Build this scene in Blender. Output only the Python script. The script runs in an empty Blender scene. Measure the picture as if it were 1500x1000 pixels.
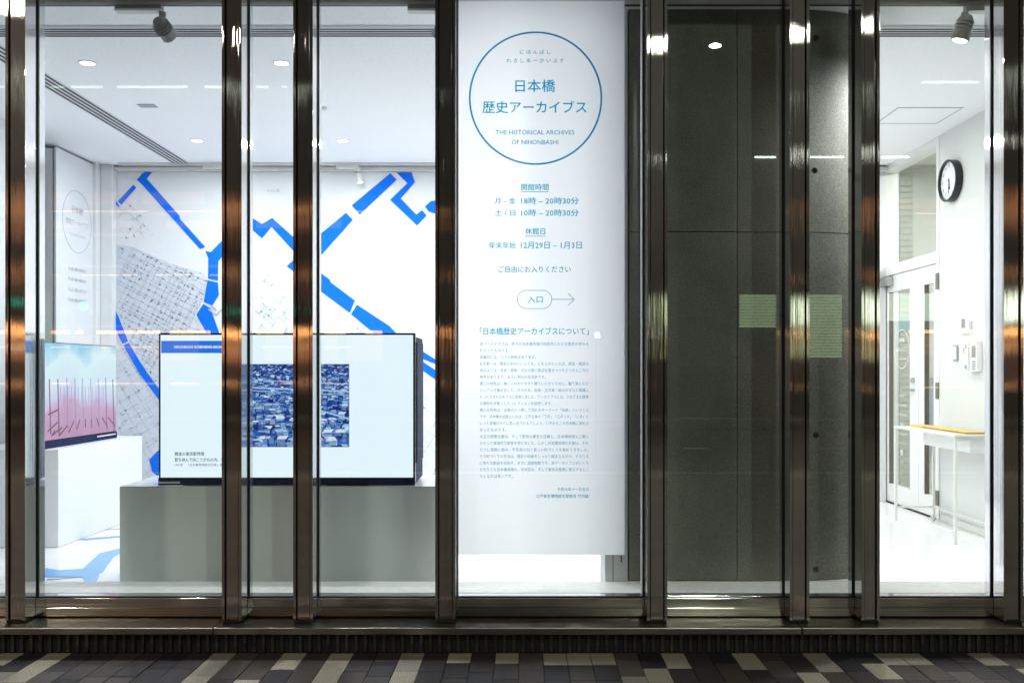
import bpy, math, random
from mathutils import Vector, Matrix
random.seed(7)
R = math.radians
F = 1400.0; CX = 768.0; HY = 545.0; CZ = 1.2       # focal length (px of a 1500 px frame), vanishing point, eye height
scene = bpy.context.scene
col = scene.collection

# ------------------------------------------------------------------ camera, world, sun, exposure
cam = bpy.data.cameras.new('camera'); cam_o = bpy.data.objects.new('camera', cam); col.objects.link(cam_o)
cam_o.location = (0, 0, CZ); cam_o.rotation_euler = (R(90), 0, 0)
cam.sensor_width = 36; cam.lens = F / 1500 * 36
cam.shift_x = -18 / 1500; cam.shift_y = 45 / 1500
cam.clip_start = 0.05; cam.clip_end = 400
scene.camera = cam_o

world = bpy.data.worlds.new('World'); scene.world = world; world.use_nodes = True
wn = world.node_tree.nodes; wl = world.node_tree.links
sky = wn.new('ShaderNodeTexSky'); sky.sky_type = 'NISHITA'; sky.sun_disc = False
sky.sun_elevation = R(-4); sky.sun_rotation = R(200)
wn['Background'].inputs['Strength'].default_value = 0.05
wl.new(sky.outputs[0], wn['Background'].inputs['Color'])
sun = bpy.data.lights.new('sun', 'SUN'); sun.energy = 0.004; sun.angle = R(0.5); sun.color = (1, .93, .85)
so = bpy.data.objects.new('sun', sun); col.objects.link(so); so.rotation_euler = (R(70), 0, R(20))
scene.view_settings.view_transform = 'Standard'; scene.view_settings.look = 'None'
scene.view_settings.gamma = 1; scene.view_settings.use_curve_mapping = False
scene.view_settings.exposure = 0.0
scene.render.engine = 'CYCLES'
cy = scene.cycles
cy.use_denoising = True; cy.max_bounces = 10; cy.diffuse_bounces = 5; cy.glossy_bounces = 5
cy.transparent_max_bounces = 16; cy.transmission_bounces = 6; cy.sample_clamp_indirect = 6; cy.sample_clamp_direct = 0
cy.caustics_reflective = False; cy.caustics_refractive = False

# ------------------------------------------------------------------ helpers
def W(px, py, s):
    """point seen at px,py (1500x1000) that lies on the plane where one metre measures s px"""
    return Vector(((px - CX) / s, F / s, CZ - (py - HY) / s))
def X(px, s): return (px - CX) / s
def Z(py, s): return CZ - (py - HY) / s
def Y(s): return F / s

class MB:
    def __init__(self): self.v = []; self.f = []; self.mi = []
    def box(self, x0, x1, y0, y1, z0, z1, mi=0):
        n = len(self.v)
        self.v += [(x0,y0,z0),(x1,y0,z0),(x1,y1,z0),(x0,y1,z0),(x0,y0,z1),(x1,y0,z1),(x1,y1,z1),(x0,y1,z1)]
        self.f += [tuple(n+i for i in q) for q in ((0,3,2,1),(4,5,6,7),(0,1,5,4),(1,2,6,5),(2,3,7,6),(3,0,4,7))]
        self.mi += [mi]*6; return self
    def quad(self, *p):
        n = len(self.v); self.v += [tuple(q) for q in p]; self.f.append(tuple(range(n, n+len(p)))); self.mi.append(0); return self
    def prism(self, pts, d):
        """polygon pts extruded along vector d"""
        n = len(self.v); k = len(pts); d = Vector(d)
        self.v += [tuple(Vector(p)) for p in pts] + [tuple(Vector(p)+d) for p in pts]
        self.f.append(tuple(range(n, n+k))); self.f.append(tuple(n+k+i for i in reversed(range(k))))
        for i in range(k):
            j = (i+1) % k; self.f.append((n+i, n+k+i, n+k+j, n+j))
        self.mi += [0]*(k+2); return self
    def tube(self, a, b, r, r2=None, n=16):
        a = Vector(a); b = Vector(b); r2 = r if r2 is None else r2
        d = (b-a).normalized(); u = d.orthogonal().normalized(); w = d.cross(u); m = len(self.v)
        for c, rr in ((a, r), (b, r2)):
            for i in range(n):
                t = 2*math.pi*i/n; self.v.append(tuple(c + u*math.cos(t)*rr + w*math.sin(t)*rr))
        for i in range(n):
            j = (i+1) % n; self.f.append((m+i, m+j, m+n+j, m+n+i)); self.mi.append(0)
        self.f.append(tuple(m+i for i in reversed(range(n)))); self.f.append(tuple(m+n+i for i in range(n))); self.mi += [0, 0]
        return self
    def ring(self, c, nrm, r0, r1, h, n=64):
        c = Vector(c); d = Vector(nrm).normalized(); u = d.orthogonal().normalized(); w = d.cross(u); m = len(self.v)
        for k, (rr, hh) in enumerate(((r0,0),(r1,0),(r1,h),(r0,h))):
            for i in range(n):
                t = 2*math.pi*i/n; self.v.append(tuple(c + u*math.cos(t)*rr + w*math.sin(t)*rr + d*hh))
        for k in range(4):
            for i in range(n):
                j = (i+1) % n; a = m+k*n; b = m+((k+1) % 4)*n
                self.f.append((a+i, a+j, b+j, b+i)); self.mi.append(0)
        return self
    def build(self, name, mat, parent=None, bevel=0, smooth=False):
        me = bpy.data.meshes.new(name); me.from_pydata(self.v, [], self.f)
        for m in (mat if isinstance(mat, (list, tuple)) else [mat]): me.materials.append(m)
        if any(self.mi): me.polygons.foreach_set('material_index', self.mi)
        if smooth: me.polygons.foreach_set('use_smooth', [len(f) == 4 for f in self.f])
        me.update()
        if smooth: me.set_sharp_from_angle(angle=R(42))
        o = bpy.data.objects.new(name, me); col.objects.link(o)
        if parent: o.parent = parent; o.matrix_parent_inverse = Matrix.Translation(-parent.location)
        if bevel:
            b = o.modifiers.new('bevel', 'BEVEL'); b.width = bevel; b.segments = 2; b.limit_method = 'ANGLE'
        return o
def tag(o, label=None, cat=None, group=None, kind=None):
    for k, v in (('label', label), ('category', cat), ('group', group), ('kind', kind)):
        if v: o[k] = v
    return o
def thing(name, loc, label, cat, group=None):
    e = bpy.data.objects.new(name, None); e.location = loc; e.empty_display_size = .1; col.objects.link(e)
    return tag(e, label, cat, group)
def box(name, mat, b, parent=None, bevel=0): return MB().box(*b).build(name, mat, parent, bevel)
def text(s, mat, px, py, h, sc, parent, name='lettering', align='C', width=None, bold=0.0, yoff=0.002, spacing=1.0, rot=None, origin=None):
    """lettering: px,py centre (or left / right) of the line in photo px, h = character height in px, on the plane of scale sc"""
    c = bpy.data.curves.new('t', 'FONT'); c.body = s; c.resolution_u = 2; thin = mat in (M['ink'], M['ink2']);  c.space_character = spacing
    o = bpy.data.objects.new('t', c); col.objects.link(o); bpy.context.view_layer.update()
    me = bpy.data.meshes.new_from_object(o.evaluated_get(bpy.context.evaluated_depsgraph_get()))
    col.objects.unlink(o); bpy.data.objects.remove(o)
    xs = [v.co.x for v in me.vertices]; ys = [v.co.y for v in me.vertices]
    if not xs: return None
    x0, x1, y0, y1 = min(xs), max(xs), min(ys), max(ys)
    ky = h / (y1 - y0) if h else None
    kx = width / (x1 - x0) if width else ky
    if ky is None: ky = kx
    k = 1 / sc; ax = {'C': (x0+x1)/2, 'L': x0, 'R': x1}[align]; ay = (y0+y1)/2
    if origin is None: origin = W(px, py, sc)
    for v in me.vertices:
        a = (v.co.x-ax)*kx*k; b = (v.co.y-ay)*ky*k
        if rot is None: v.co = origin + Vector((a, -yoff, b))
        else: v.co = origin + rot[0]*a + rot[1]*b
    if thin: bold = max(bold, .006)*1.5; mat = M['ink_layer'] if mat == M['ink'] else M['ink2_layer']
    if bold:
        vs = [v.co.copy() for v in me.vertices]; fs = [tuple(p.vertices) for p in me.polygons]; nv = len(vs)
        ax_ = Vector((1,0,0)) if rot is None else rot[0]; up = Vector((0,0,1)) if rot is None else rot[1]; nn = ax_.cross(up)
        e = bold*abs(kx)*k; V = []; Fc = []
        for q, (dx, dz) in enumerate(((e,-.6*e),(-e,-.6*e),(0,e)) if thin else ((0,0),(e,0),(-e,0),(0,e),(0,-e))):
            V += [v + ax_*dx + up*dz + nn*(.00006*q) for v in vs]; Fc += [tuple(i+q*nv for i in f) for f in fs]
        me = bpy.data.meshes.new(name); me.from_pydata(V, [], Fc)
    me.materials.clear(); me.materials.append(mat)
    o = bpy.data.objects.new(name, me); col.objects.link(o)
    o.parent = parent; o.matrix_parent_inverse = Matrix.Translation(-parent.location)
    return o

# ------------------------------------------------------------------ materials
def mat(name, colr=(.8,.8,.8), rough=.5, metal=0, emit=None, es=0, noise=0, nscale=8, bump=0, bscale=200, spec=None, stretch=(1,1,1), trans=0):
    m = bpy.data.materials.new(name); m.use_nodes = True; nt = m.node_tree; n = nt.nodes; L = nt.links
    p = n['Principled BSDF']; p.inputs['Base Color'].default_value = (*colr, 1); p.inputs['Roughness'].default_value = rough
    p.inputs['Metallic'].default_value = metal
    if spec is not None: p.inputs['Specular IOR Level'].default_value = spec
    if emit: p.inputs['Emission Color'].default_value = (*emit, 1); p.inputs['Emission Strength'].default_value = es
    if noise or bump:
        tc = n.new('ShaderNodeTexCoord'); mp = n.new('ShaderNodeMapping'); mp.inputs['Scale'].default_value = stretch
        L.new(tc.outputs['Object'], mp.inputs[0])
    if noise:
        t = n.new('ShaderNodeTexNoise'); t.inputs['Scale'].default_value = nscale; t.inputs['Detail'].default_value = 6
        L.new(mp.outputs[0], t.inputs['Vector'])
        r = n.new('ShaderNodeMapRange'); r.inputs[1].default_value = .3; r.inputs[2].default_value = .7
        r.inputs[3].default_value = 1-noise; r.inputs[4].default_value = 1+noise*.4
        mx = n.new('ShaderNodeVectorMath'); mx.operation = 'SCALE'; mx.inputs[0].default_value = colr
        L.new(t.outputs[0], r.inputs[0]); L.new(r.outputs[0], mx.inputs['Scale']); L.new(mx.outputs[0], p.inputs['Base Color'])
    if bump:
        t = n.new('ShaderNodeTexNoise'); t.inputs['Scale'].default_value = bscale; t.inputs['Detail'].default_value = 3
        L.new(mp.outputs[0], t.inputs['Vector'])
        b = n.new('ShaderNodeBump'); b.inputs['Strength'].default_value = bump; b.inputs['Distance'].default_value = .002
        L.new(t.outputs[0], b.inputs['Height']); L.new(b.outputs[0], p.inputs['Normal'])
    return m
def emis(name, c, s):
    m = mat(name, (.02,.02,.02), .4, emit=c, es=s); return m

def steel(name, colr, rough, amp, horizontal=False, flat=.0):
    """brushed stainless steel: vertical grain spreads reflections sideways (and the other way round)"""
    m = bpy.data.materials.new(name); m.use_nodes = True; nt = m.node_tree; n = nt.nodes; L = nt.links
    out = n['Material Output']; n.remove(n['Principled BSDF'])
    p = n.new('ShaderNodeBsdfAnisotropic'); p.distribution = 'BECKMANN'; p.inputs['Color'].default_value = (*colr, 1)
    p.inputs['Roughness'].default_value = rough; L.new(p.outputs[0], out.inputs['Surface'])
    geo = n.new('ShaderNodeNewGeometry'); tc = n.new('ShaderNodeTexCoord')
    mp = n.new('ShaderNodeMapping'); mp.inputs['Scale'].default_value = (1.5, 1, 900) if horizontal else (900, 900, 1.5)
    L.new(geo.outputs['Position'], mp.inputs[0])
    wnz = n.new('ShaderNodeTexNoise'); wnz.inputs['Scale'].default_value = 1; wnz.inputs['Detail'].default_value = 2
    L.new(mp.outputs[0], wnz.inputs['Vector'])
    sub = n.new('ShaderNodeMath'); sub.operation = 'SUBTRACT'; sub.inputs[1].default_value = .5; L.new(wnz.outputs[0], sub.inputs[0])
    mul = n.new('ShaderNodeMath'); mul.operation = 'MULTIPLY'; mul.inputs[1].default_value = amp; L.new(sub.outputs[0], mul.inputs[0])
    # tilt of the normal across the grain
    cr = n.new('ShaderNodeVectorMath'); cr.operation = 'CROSS_PRODUCT'; cr.inputs[1].default_value = (1,0,0) if horizontal else (0,0,1)
    L.new(geo.outputs['Normal'], cr.inputs[0])
    sc = n.new('ShaderNodeVectorMath'); sc.operation = 'SCALE'; L.new(cr.outputs[0], sc.inputs[0]); L.new(mul.outputs[0], sc.inputs['Scale'])
    ad = n.new('ShaderNodeVectorMath'); ad.operation = 'ADD'; L.new(geo.outputs['Normal'], ad.inputs[0]); L.new(sc.outputs[0], ad.inputs[1])
    # gentle waviness of the sheet
    w2 = n.new('ShaderNodeTexNoise'); w2.inputs['Scale'].default_value = 2.2; L.new(geo.outputs['Position'], w2.inputs['Vector'])
    s2 = n.new('ShaderNodeVectorMath'); s2.operation = 'SUBTRACT'; s2.inputs[1].default_value = (.5,.5,.5); L.new(w2.outputs['Color'], s2.inputs[0])
    s3 = n.new('ShaderNodeVectorMath'); s3.operation = 'SCALE'; s3.inputs['Scale'].default_value = .012; L.new(s2.outputs[0], s3.inputs[0])
    a2 = n.new('ShaderNodeVectorMath'); a2.operation = 'ADD'; L.new(ad.outputs[0], a2.inputs[0]); L.new(s3.outputs[0], a2.inputs[1])
    nm = n.new('ShaderNodeVectorMath'); nm.operation = 'NORMALIZE'; L.new(a2.outputs[0], nm.inputs[0]); L.new(nm.outputs[0], p.inputs['Normal'])
    p2 = n.new('ShaderNodeBsdfAnisotropic'); p2.distribution = 'GGX'; p2.inputs['Color'].default_value = (*[c*1.05 for c in colr], 1); p2.inputs['Roughness'].default_value = .42
    ms = n.new('ShaderNodeMixShader'); ms.inputs[0].default_value = .13; L.new(p.outputs[0], ms.inputs[1]); L.new(p2.outputs[0], ms.inputs[2]); L.new(ms.outputs[0], out.inputs['Surface'])
    # smudges
    w3 = n.new('ShaderNodeTexNoise'); w3.inputs['Scale'].default_value = 14; w3.inputs['Detail'].default_value = 5; L.new(geo.outputs['Position'], w3.inputs['Vector'])
    mr = n.new('ShaderNodeMapRange'); mr.inputs[3].default_value = rough*.7; mr.inputs[4].default_value = rough*1.5; L.new(w3.outputs[0], mr.inputs[0])
    L.new(mr.outputs[0], p.inputs['Roughness'])
    return m

def glass_mat(name, tint=(.97,.99,.98), r0=.045, edge=False):
    m = bpy.data.materials.new(name); m.use_nodes = True; nt = m.node_tree; n = nt.nodes; L = nt.links
    n.remove(n['Principled BSDF']); out = n['Material Output']
    g = n.new('ShaderNodeNewGeometry'); d = n.new('ShaderNodeVectorMath'); d.operation = 'DOT_PRODUCT'
    L.new(g.outputs['Normal'], d.inputs[0]); L.new(g.outputs['Incoming'], d.inputs[1])
    ab = n.new('ShaderNodeMath'); ab.operation = 'ABSOLUTE'; L.new(d.outputs['Value'], ab.inputs[0])
    om = n.new('ShaderNodeMath'); om.operation = 'SUBTRACT'; om.inputs[0].default_value = 1; L.new(ab.outputs[0], om.inputs[1])
    pw = n.new('ShaderNodeMath'); pw.operation = 'POWER'; pw.inputs[1].default_value = 5; L.new(om.outputs[0], pw.inputs[0])
    ma = n.new('ShaderNodeMath'); ma.operation = 'MULTIPLY_ADD'; ma.inputs[1].default_value = 1-r0; ma.inputs[2].default_value = r0; L.new(pw.outputs[0], ma.inputs[0])
    t = n.new('ShaderNodeBsdfTransparent'); t.inputs[0].default_value = (*tint, 1)
    gl = n.new('ShaderNodeBsdfGlossy'); gl.inputs['Roughness'].default_value = 0.0; gl.inputs['Color'].default_value = (.95,1,.97,1)
    mx = n.new('ShaderNodeMixShader'); L.new(ma.outputs[0], mx.inputs[0]); L.new(t.outputs[0], mx.inputs[1]); L.new(gl.outputs[0], mx.inputs[2])
    L.new(mx.outputs[0], out.inputs['Surface']); return m

M = {}
M['steel'] = steel('brushed_steel', (.56,.49,.46), .05, .85)
M['steel_side'] = steel('polished_steel', (.74,.73,.75), .08, .2)
M['rail'] = steel('rail_steel', (.60,.55,.49), .12, .5, True)
M['slab'] = steel('slab_steel', (.34,.32,.29), .3, .3, True)
M['rubber'] = mat('black_rubber', (.012,.012,.014), .6)
M['glass'] = glass_mat('window_glass')
M['glass_edge'] = mat('glass_edge', (.05,.28,.2), .1)
M['white'] = mat('white_paint', (.72,.735,.765), .55, noise=.03, nscale=3)
M['wallR'] = mat('white_wall_paint', (.70,.71,.69), .6, noise=.02, nscale=3, bump=.05, bscale=120)
M['floor'] = mat('white_glossy_floor', (.84,.84,.85), .18, noise=.03, nscale=5)
M['ivory'] = mat('ivory_metal', (.72,.73,.68), .4)
M['doorwhite'] = mat('door_white_enamel', (.8,.8,.78), .3)
M['grey_ped'] = mat('grey_laminate', (.87,.92,.90), .45, noise=.06, nscale=2, bump=.1, bscale=300)
M['white_gloss'] = mat('white_gloss_top', (.8,.82,.84), .08)
M['black'] = mat('black_plastic', (.012,.013,.018), .22)
M['blackgloss'] = mat('black_glass_housing', (.012,.02,.07), .55, spec=.08)
M['dark'] = mat('dark_gap', (.02,.02,.022), .8)
M['slotdark'] = mat('diffuser_slot_black', (.015,.015,.02), .5)
M['trackgrey'] = mat('grey_track_housing', (.23,.24,.25), .45)
M['trackwhite'] = mat('white_track_housing', (.66,.66,.64), .4)
M['sill'] = mat('grey_stone_sill', (.78,.78,.74), .3, noise=.1, nscale=25, bump=.1)
M['blue'] = mat('river_blue_print', (.0,.15,.82), .7, spec=.2)
M['bluefloor'] = mat('river_blue_floor_print', (.09,.36,.76), .2)
M['maptint'] = mat('map_block_tint', (.60,.635,.71), .6)
M['mapline'] = mat('map_line_print', (.22,.30,.50), .6)
M['mapline2'] = mat('map_line_print_pale', (.40,.47,.60), .6)
def ink_mat(name, c):
    # translucent print: the lit cloth shows through the ink
    m = bpy.data.materials.new(name); m.use_nodes = True; n = m.node_tree.nodes; n.remove(n['Principled BSDF'])
    t = n.new('ShaderNodeBsdfTransparent'); t.inputs[0].default_value = (*c, 1); m.node_tree.links.new(t.outputs[0], n['Material Output'].inputs['Surface']); return m
M['ink'] = ink_mat('banner_blue_ink', (.0,.23,.44)); M['ink2'] = ink_mat('banner_blue_ink_small', (.02,.24,.42)); M['ink_layer'] = ink_mat('banner_blue_ink_layer', (.16,.60,.755)); M['ink2_layer'] = ink_mat('banner_blue_ink_small_layer', (.26,.61,.74))
M['faint'] = mat('faint_grey_print', (.42,.43,.5), .6)
M['vinyl'] = mat('white_vinyl', (.85,.85,.85), .5)
M['amber'] = mat('yellow_booklet_cover', (.80,.58,.16), .5)
M['amber2'] = mat('amber_booklet_edge', (.50,.30,.07), .5, noise=.3, nscale=60)
M['chrome'] = steel('door_hardware_steel', (.5,.5,.48), .25, .1)
M['brown'] = mat('bronze_hinge', (.16,.14,.12), .4)
M['tile'] = mat('ribbed_glazed_tile', (.52,.50,.42), .2, noise=.15, nscale=20)
M['corr'] = mat('corridor_plaster', (.62,.61,.56), .6, noise=.04)
M['corrsign'] = mat('corridor_blue_sign', (.0,.13,.5), .4)
M['corrteal'] = mat('corridor_teal_sign', (.22,.42,.47), .4)
M['corrgrey'] = mat('corridor_grey_panel', (.30,.34,.40), .4)
M['lcd'] = mat('grey_lcd', (.25,.28,.24), .3)
M['grille'] = mat('grille_bar_metal', (.09,.09,.08), .35, metal=.6, noise=.5, nscale=30)
M['baseblack'] = mat('base_black', (.012,.012,.014), .6)

# acoustic ceiling board: pale, peppered with small fissures
def ceiling_mat():
    m = mat('acoustic_ceiling_board', (.78,.79,.83), .7); nt = m.node_tree; n = nt.nodes; L = nt.links; p = n['Principled BSDF']
    tc = n.new('ShaderNodeTexCoord'); mp = n.new('ShaderNodeMapping'); mp.inputs['Scale'].default_value = (1, 2.2, 1); L.new(tc.outputs['Object'], mp.inputs[0])
    t = n.new('ShaderNodeTexNoise'); t.inputs['Scale'].default_value = 55; t.inputs['Detail'].default_value = 3; L.new(mp.outputs[0], t.inputs[0])
    r = n.new('ShaderNodeValToRGB'); e = r.color_ramp.elements
    e[0].position = .33; e[0].color = (.76,.78,.83,1); e[1].position = .43; e[1].color = (.93,.935,.955,1); L.new(t.outputs[0], r.inputs[0]); L.new(r.outputs[0], p.inputs['Base Color'])
    return m
M['ceil'] = ceiling_mat()

def concrete_mat():
    m = mat('fair_faced_concrete', (.2,.2,.17), .55); nt = m.node_tree; n = nt.nodes; L = nt.links; p = n['Principled BSDF']
    tc = n.new('ShaderNodeTexCoord')
    a = n.new('ShaderNodeTexNoise'); a.inputs['Scale'].default_value = 2.0; a.inputs['Detail'].default_value = 7; a.inputs['Roughness'].default_value = .62; L.new(tc.outputs['Object'], a.inputs[0])
    b = n.new('ShaderNodeTexNoise'); b.inputs['Scale'].default_value = 170; b.inputs['Detail'].default_value = 2; L.new(tc.outputs['Object'], b.inputs[0])
    r = n.new('ShaderNodeValToRGB'); e = r.color_ramp.elements
    e[0].position = .3; e[0].color = (.155,.163,.138,1); e[1].position = .7; e[1].color = (.28,.274,.23,1); L.new(a.outputs[0], r.inputs[0])
    mr = n.new('ShaderNodeMapRange'); mr.inputs[1].default_value = .3; mr.inputs[2].default_value = .7; mr.inputs[3].default_value = .55; mr.inputs[4].default_value = 1.35; L.new(b.outputs[0], mr.inputs[0])
    s = n.new('ShaderNodeVectorMath'); s.operation = 'SCALE'; L.new(r.outputs[0], s.inputs[0]); L.new(mr.outputs[0], s.inputs['Scale']); L.new(s.outputs[0], p.inputs['Base Color'])
    bp = n.new('ShaderNodeBump'); bp.inputs['Strength'].default_value = .25; bp.inputs['Distance'].default_value = .003; L.new(b.outputs[0], bp.inputs['Height']); L.new(bp.outputs[0], p.inputs['Normal'])
    return m
M['concrete'] = concrete_mat()

def tile_mat(name, c):
    m = mat(name, c, .6); nt = m.node_tree; n = nt.nodes; L = nt.links; p = n['Principled BSDF']
    g = n.new('ShaderNodeNewGeometry'); t = n.new('ShaderNodeTexNoise'); t.inputs['Scale'].default_value = 260; t.inputs['Detail'].default_value = 2; L.new(g.outputs['Position'], t.inputs[0])
    mr = n.new('ShaderNodeMapRange'); mr.inputs[1].default_value = .3; mr.inputs[2].default_value = .7; mr.inputs[3].default_value = .45; mr.inputs[4].default_value = 1.5; L.new(t.outputs[0], mr.inputs[0])
    s = n.new('ShaderNodeVectorMath'); s.operation = 'SCALE'; s.inputs[0].default_value = c; L.new(mr.outputs[0], s.inputs['Scale']); L.new(s.outputs[0], p.inputs['Base Color'])
    bp = n.new('ShaderNodeBump'); bp.inputs['Strength'].default_value = .5; bp.inputs['Distance'].default_value = .002; L.new(t.outputs[0], bp.inputs['Height']); L.new(bp.outputs[0], p.inputs['Normal'])
    return m
M['t_dark'] = [tile_mat('granite_dark_paver', (.062,.047,.052)), tile_mat('granite_brown_paver', (.095,.070,.060)), tile_mat('granite_black_paver', (.036,.029,.036)), tile_mat('granite_mid_paver', (.14,.112,.098))]
M['t_light'] = [tile_mat('granite_beige_paver', (.60,.52,.40)), tile_mat('granite_grey_paver', (.46,.40,.33))]
M['tieh'] = mat('tie_hole_mortar', (.06,.06,.05), .8)
M['joint'] = mat('dark_joint_sand', (.02,.018,.018), .9)
M['asphalt'] = mat('asphalt', (.05,.05,.05), .8, noise=.3, nscale=40)

def cloth_mat():
    m = bpy.data.materials.new('white_banner_cloth'); m.use_nodes = True; nt = m.node_tree; n = nt.nodes; L = nt.links
    p = n['Principled BSDF']; p.inputs['Base Color'].default_value = (.8,.83,.86,1); p.inputs['Roughness'].default_value = .8
    tr = n.new('ShaderNodeBsdfTranslucent'); tr.inputs['Color'].default_value = (.97,.965,.975,1)
    mx = n.new('ShaderNodeMixShader'); mx.inputs[0].default_value = .86
    L.new(p.outputs[0], mx.inputs[1]); L.new(tr.outputs[0], mx.inputs[2]); L.new(mx.outputs[0], n['Material Output'].inputs['Surface'])
    g = n.new('ShaderNodeNewGeometry'); t = n.new('ShaderNodeTexNoise'); t.inputs['Scale'].default_value = 1.6; L.new(g.outputs['Position'], t.inputs[0])
    b = n.new('ShaderNodeBump'); b.inputs['Strength'].default_value = .25; b.inputs['Distance'].default_value = .05; L.new(t.outputs[0], b.inputs['Height']); L.new(b.outputs[0], p.inputs['Normal'])
    return m
M['cloth'] = cloth_mat()

# scales of the main planes (px per metre)
S_MF = 305.3; S_MB = 293.2; S_GL = 297.5; S_RAIL = 299.0; S_SLAB = 311.8; S_BASE = 308.0
S_SILL = 278.0; S_BAN = 290.0; S_BACK = 158.0
CEIL = 3.11; XL = -3.94; XR = 3.36; GZ = -.134; YB = Y(S_BACK); YF = Y(S_MB)
XLF, XRF = -4.1, 3.5   # outer ends of the facade

# ------------------------------------------------------------------ ground
pav = tag(box('pavement', M['joint'], (-30, 30, -3.2, Y(S_BASE)+.03, GZ-.2, GZ-.006)), 'dark granite block pavement with a few pale beige blocks in front of the shop', None, None, 'structure')
road = tag(box('road', M['asphalt'], (-60, 60, -14, -3.35, GZ-.4, GZ-.13)), 'dark asphalt street behind the viewer', None, None, 'structure')
tag(box('kerb', M['sill'], (-30, 30, -3.35, -3.2, GZ-.3, GZ)), None, None, None, 'structure')
tag(box('far_pavement', M['asphalt'], (-60, 60, -40, -14, GZ-.4, GZ-.01)), None, None, None, 'structure')
pitch = 34.8 / 311
y_front = Y(S_BASE)
def ybreak(py): return F * 1.334 / (py - HY)
lights = {}     # column index -> list of (breaks, pale piece index)
breaks = {}
for i in range(-26, 27):
    breaks[i] = [random.choice((968, 971, 974, 979, 983)), 0]
for i, b in ((0,970),(2,971),(4,973),(5,973),(6,973),(7,990),(8,978),(9,978),(12,980),(15,983),(-2,983),(-5,978),(-7,980),(-10,990),(-17,999),(14,984),(17,971),(18,973),(19,973),(23,978),(-8,995)):
    breaks[i][0] = b
pale = {(0,0):0,(2,0):0,(4,0):0,(5,0):0,(6,0):0,(7,1):1,(8,1):0,(9,0):0,(12,0):0,(14,1):0,(15,0):1,(17,1):0,(-2,0):1,(-2,1):0,(-5,0):0,(-5,1):0,(-7,0):0,(-7,2):0,(-8,1):0,(-10,0):1,(-10,1):0,(-17,0):0,(-19,0):0,(-18,1):1,(22,0):1,(23,1):0,(18,0):1,(19,0):1}
def tile(xa, xb, ya, yb, m):
    g = .0018; dz = random.uniform(-.0012, .0012)
    MB().box(xa+g, xb-g, ya+g, yb-g, GZ-.03, GZ+dz).build('paving_tile', m, pav, .0015)
for i in range(-26, 27):
    x0 = X(656, 311) + i*pitch; x1 = x0 + pitch
    cur = y_front; k = 0; nxt = ybreak(breaks[i][0])
    while cur > 3.55:
        nxt = max(nxt, 3.5)
        key = (i, k)
        m = M['t_light'][pale[key]] if key in pale else random.choice(M['t_dark'][:3] + M['t_dark'])
        if k > 2: m = random.choice(M['t_dark'][:3]) if random.random() < .75 else random.choice(M['t_light'])
        tile(x0, x1, nxt, cur, m)
        cur = nxt; nxt = cur - pitch*2; k += 1
# the paving beyond the laid blocks
rest = MB()
for xa, xb, ya, yb in ((-30, X(656,311)-26*pitch-.004, -3.19, y_front), (X(656,311)+27*pitch+.004, 30, -3.19, y_front), (X(656,311)-26*pitch, X(656,311)+27*pitch, -3.19, 3.495)):
    rest.box(xa, xb, ya, yb, GZ-.03, GZ)
def paver_field():
    m = mat('granite_paver_field', (.05,.05,.05), .6); nt = m.node_tree; n = nt.nodes; L = nt.links; p = n['Principled BSDF']
    g = n.new('ShaderNodeNewGeometry'); b = n.new('ShaderNodeTexBrick'); mp = n.new('ShaderNodeMapping'); mp.inputs['Rotation'].default_value = (0,0,R(90))
    L.new(g.outputs['Position'], mp.inputs[0]); L.new(mp.outputs[0], b.inputs[0])
    b.inputs['Scale'].default_value = 1; b.inputs['Brick Width'].default_value = pitch*2; b.inputs['Row Height'].default_value = pitch
    b.inputs['Mortar Size'].default_value = .002; b.inputs['Color1'].default_value = (.05,.045,.05,1); b.inputs['Color2'].default_value = (.17,.16,.13,1)
    b.inputs['Mortar'].default_value = (.015,.015,.015,1); L.new(b.outputs[0], p.inputs['Base Color']); return m
tag(rest.build('paving_field', paver_field(), pav), None, None, None, 'stuff')

# ------------------------------------------------------------------ shell of the room
tag(box('floor', M['floor'], (-4.6, XR-.002, Y(S_SILL)-.02, 9.2, -.1, 0)), 'glossy white gallery floor', None, None, 'structure')
ceil = tag(box('ceiling', M['ceil'], (-4.6, XR-.002, YF+.002, 9.2, CEIL, CEIL+.2)), 'white speckled acoustic board ceiling', None, None, 'structure')
bw = tag(box('back_wall', M['white'], (-4.6, XR-.002, YB+.012, YB+.3, .002, CEIL-.002)), 'white back wall behind the map', None, None, 'structure')
box('picture_rail', M['trackwhite'], (X(170,158), XR-.004, YB-.05, YB+.01, Z(251.5,158), Z(246,158)), bw, .003)
# left wall with a dark gap where the wall steps back
lw = tag(box('left_wall', M['white'], (XL-.2, XL, YF+.002, F*3.94/701-.28, .002, CEIL-.002)), 'white left wall with a dark recess', None, None, 'structure')
box('wall_return', M['white'], (XL-.2, XL-.02, F*3.94/688-.0, YB+.01, .002, CEIL-.03), lw)
box('recess', M['dark'], (XL-.25, XL-.21, F*3.94/701-.4, YB, .002, CEIL-.002), lw)
box('wall_joint', M['rubber'], (XL-.001, XL+.002, 5.60, 5.606, 0.01, Z(373,195)+.6), lw)
box('corner_pilaster', M['white'], (XL+.002, X(152,158), YB-.16, YB+.01, .002, CEIL-.002), lw, .004)
box('corner_post', M['white'], (X(152,158)+.002, X(170,158), YB-.08, YB+.01, .002, CEIL-.002), lw, .004)
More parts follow.
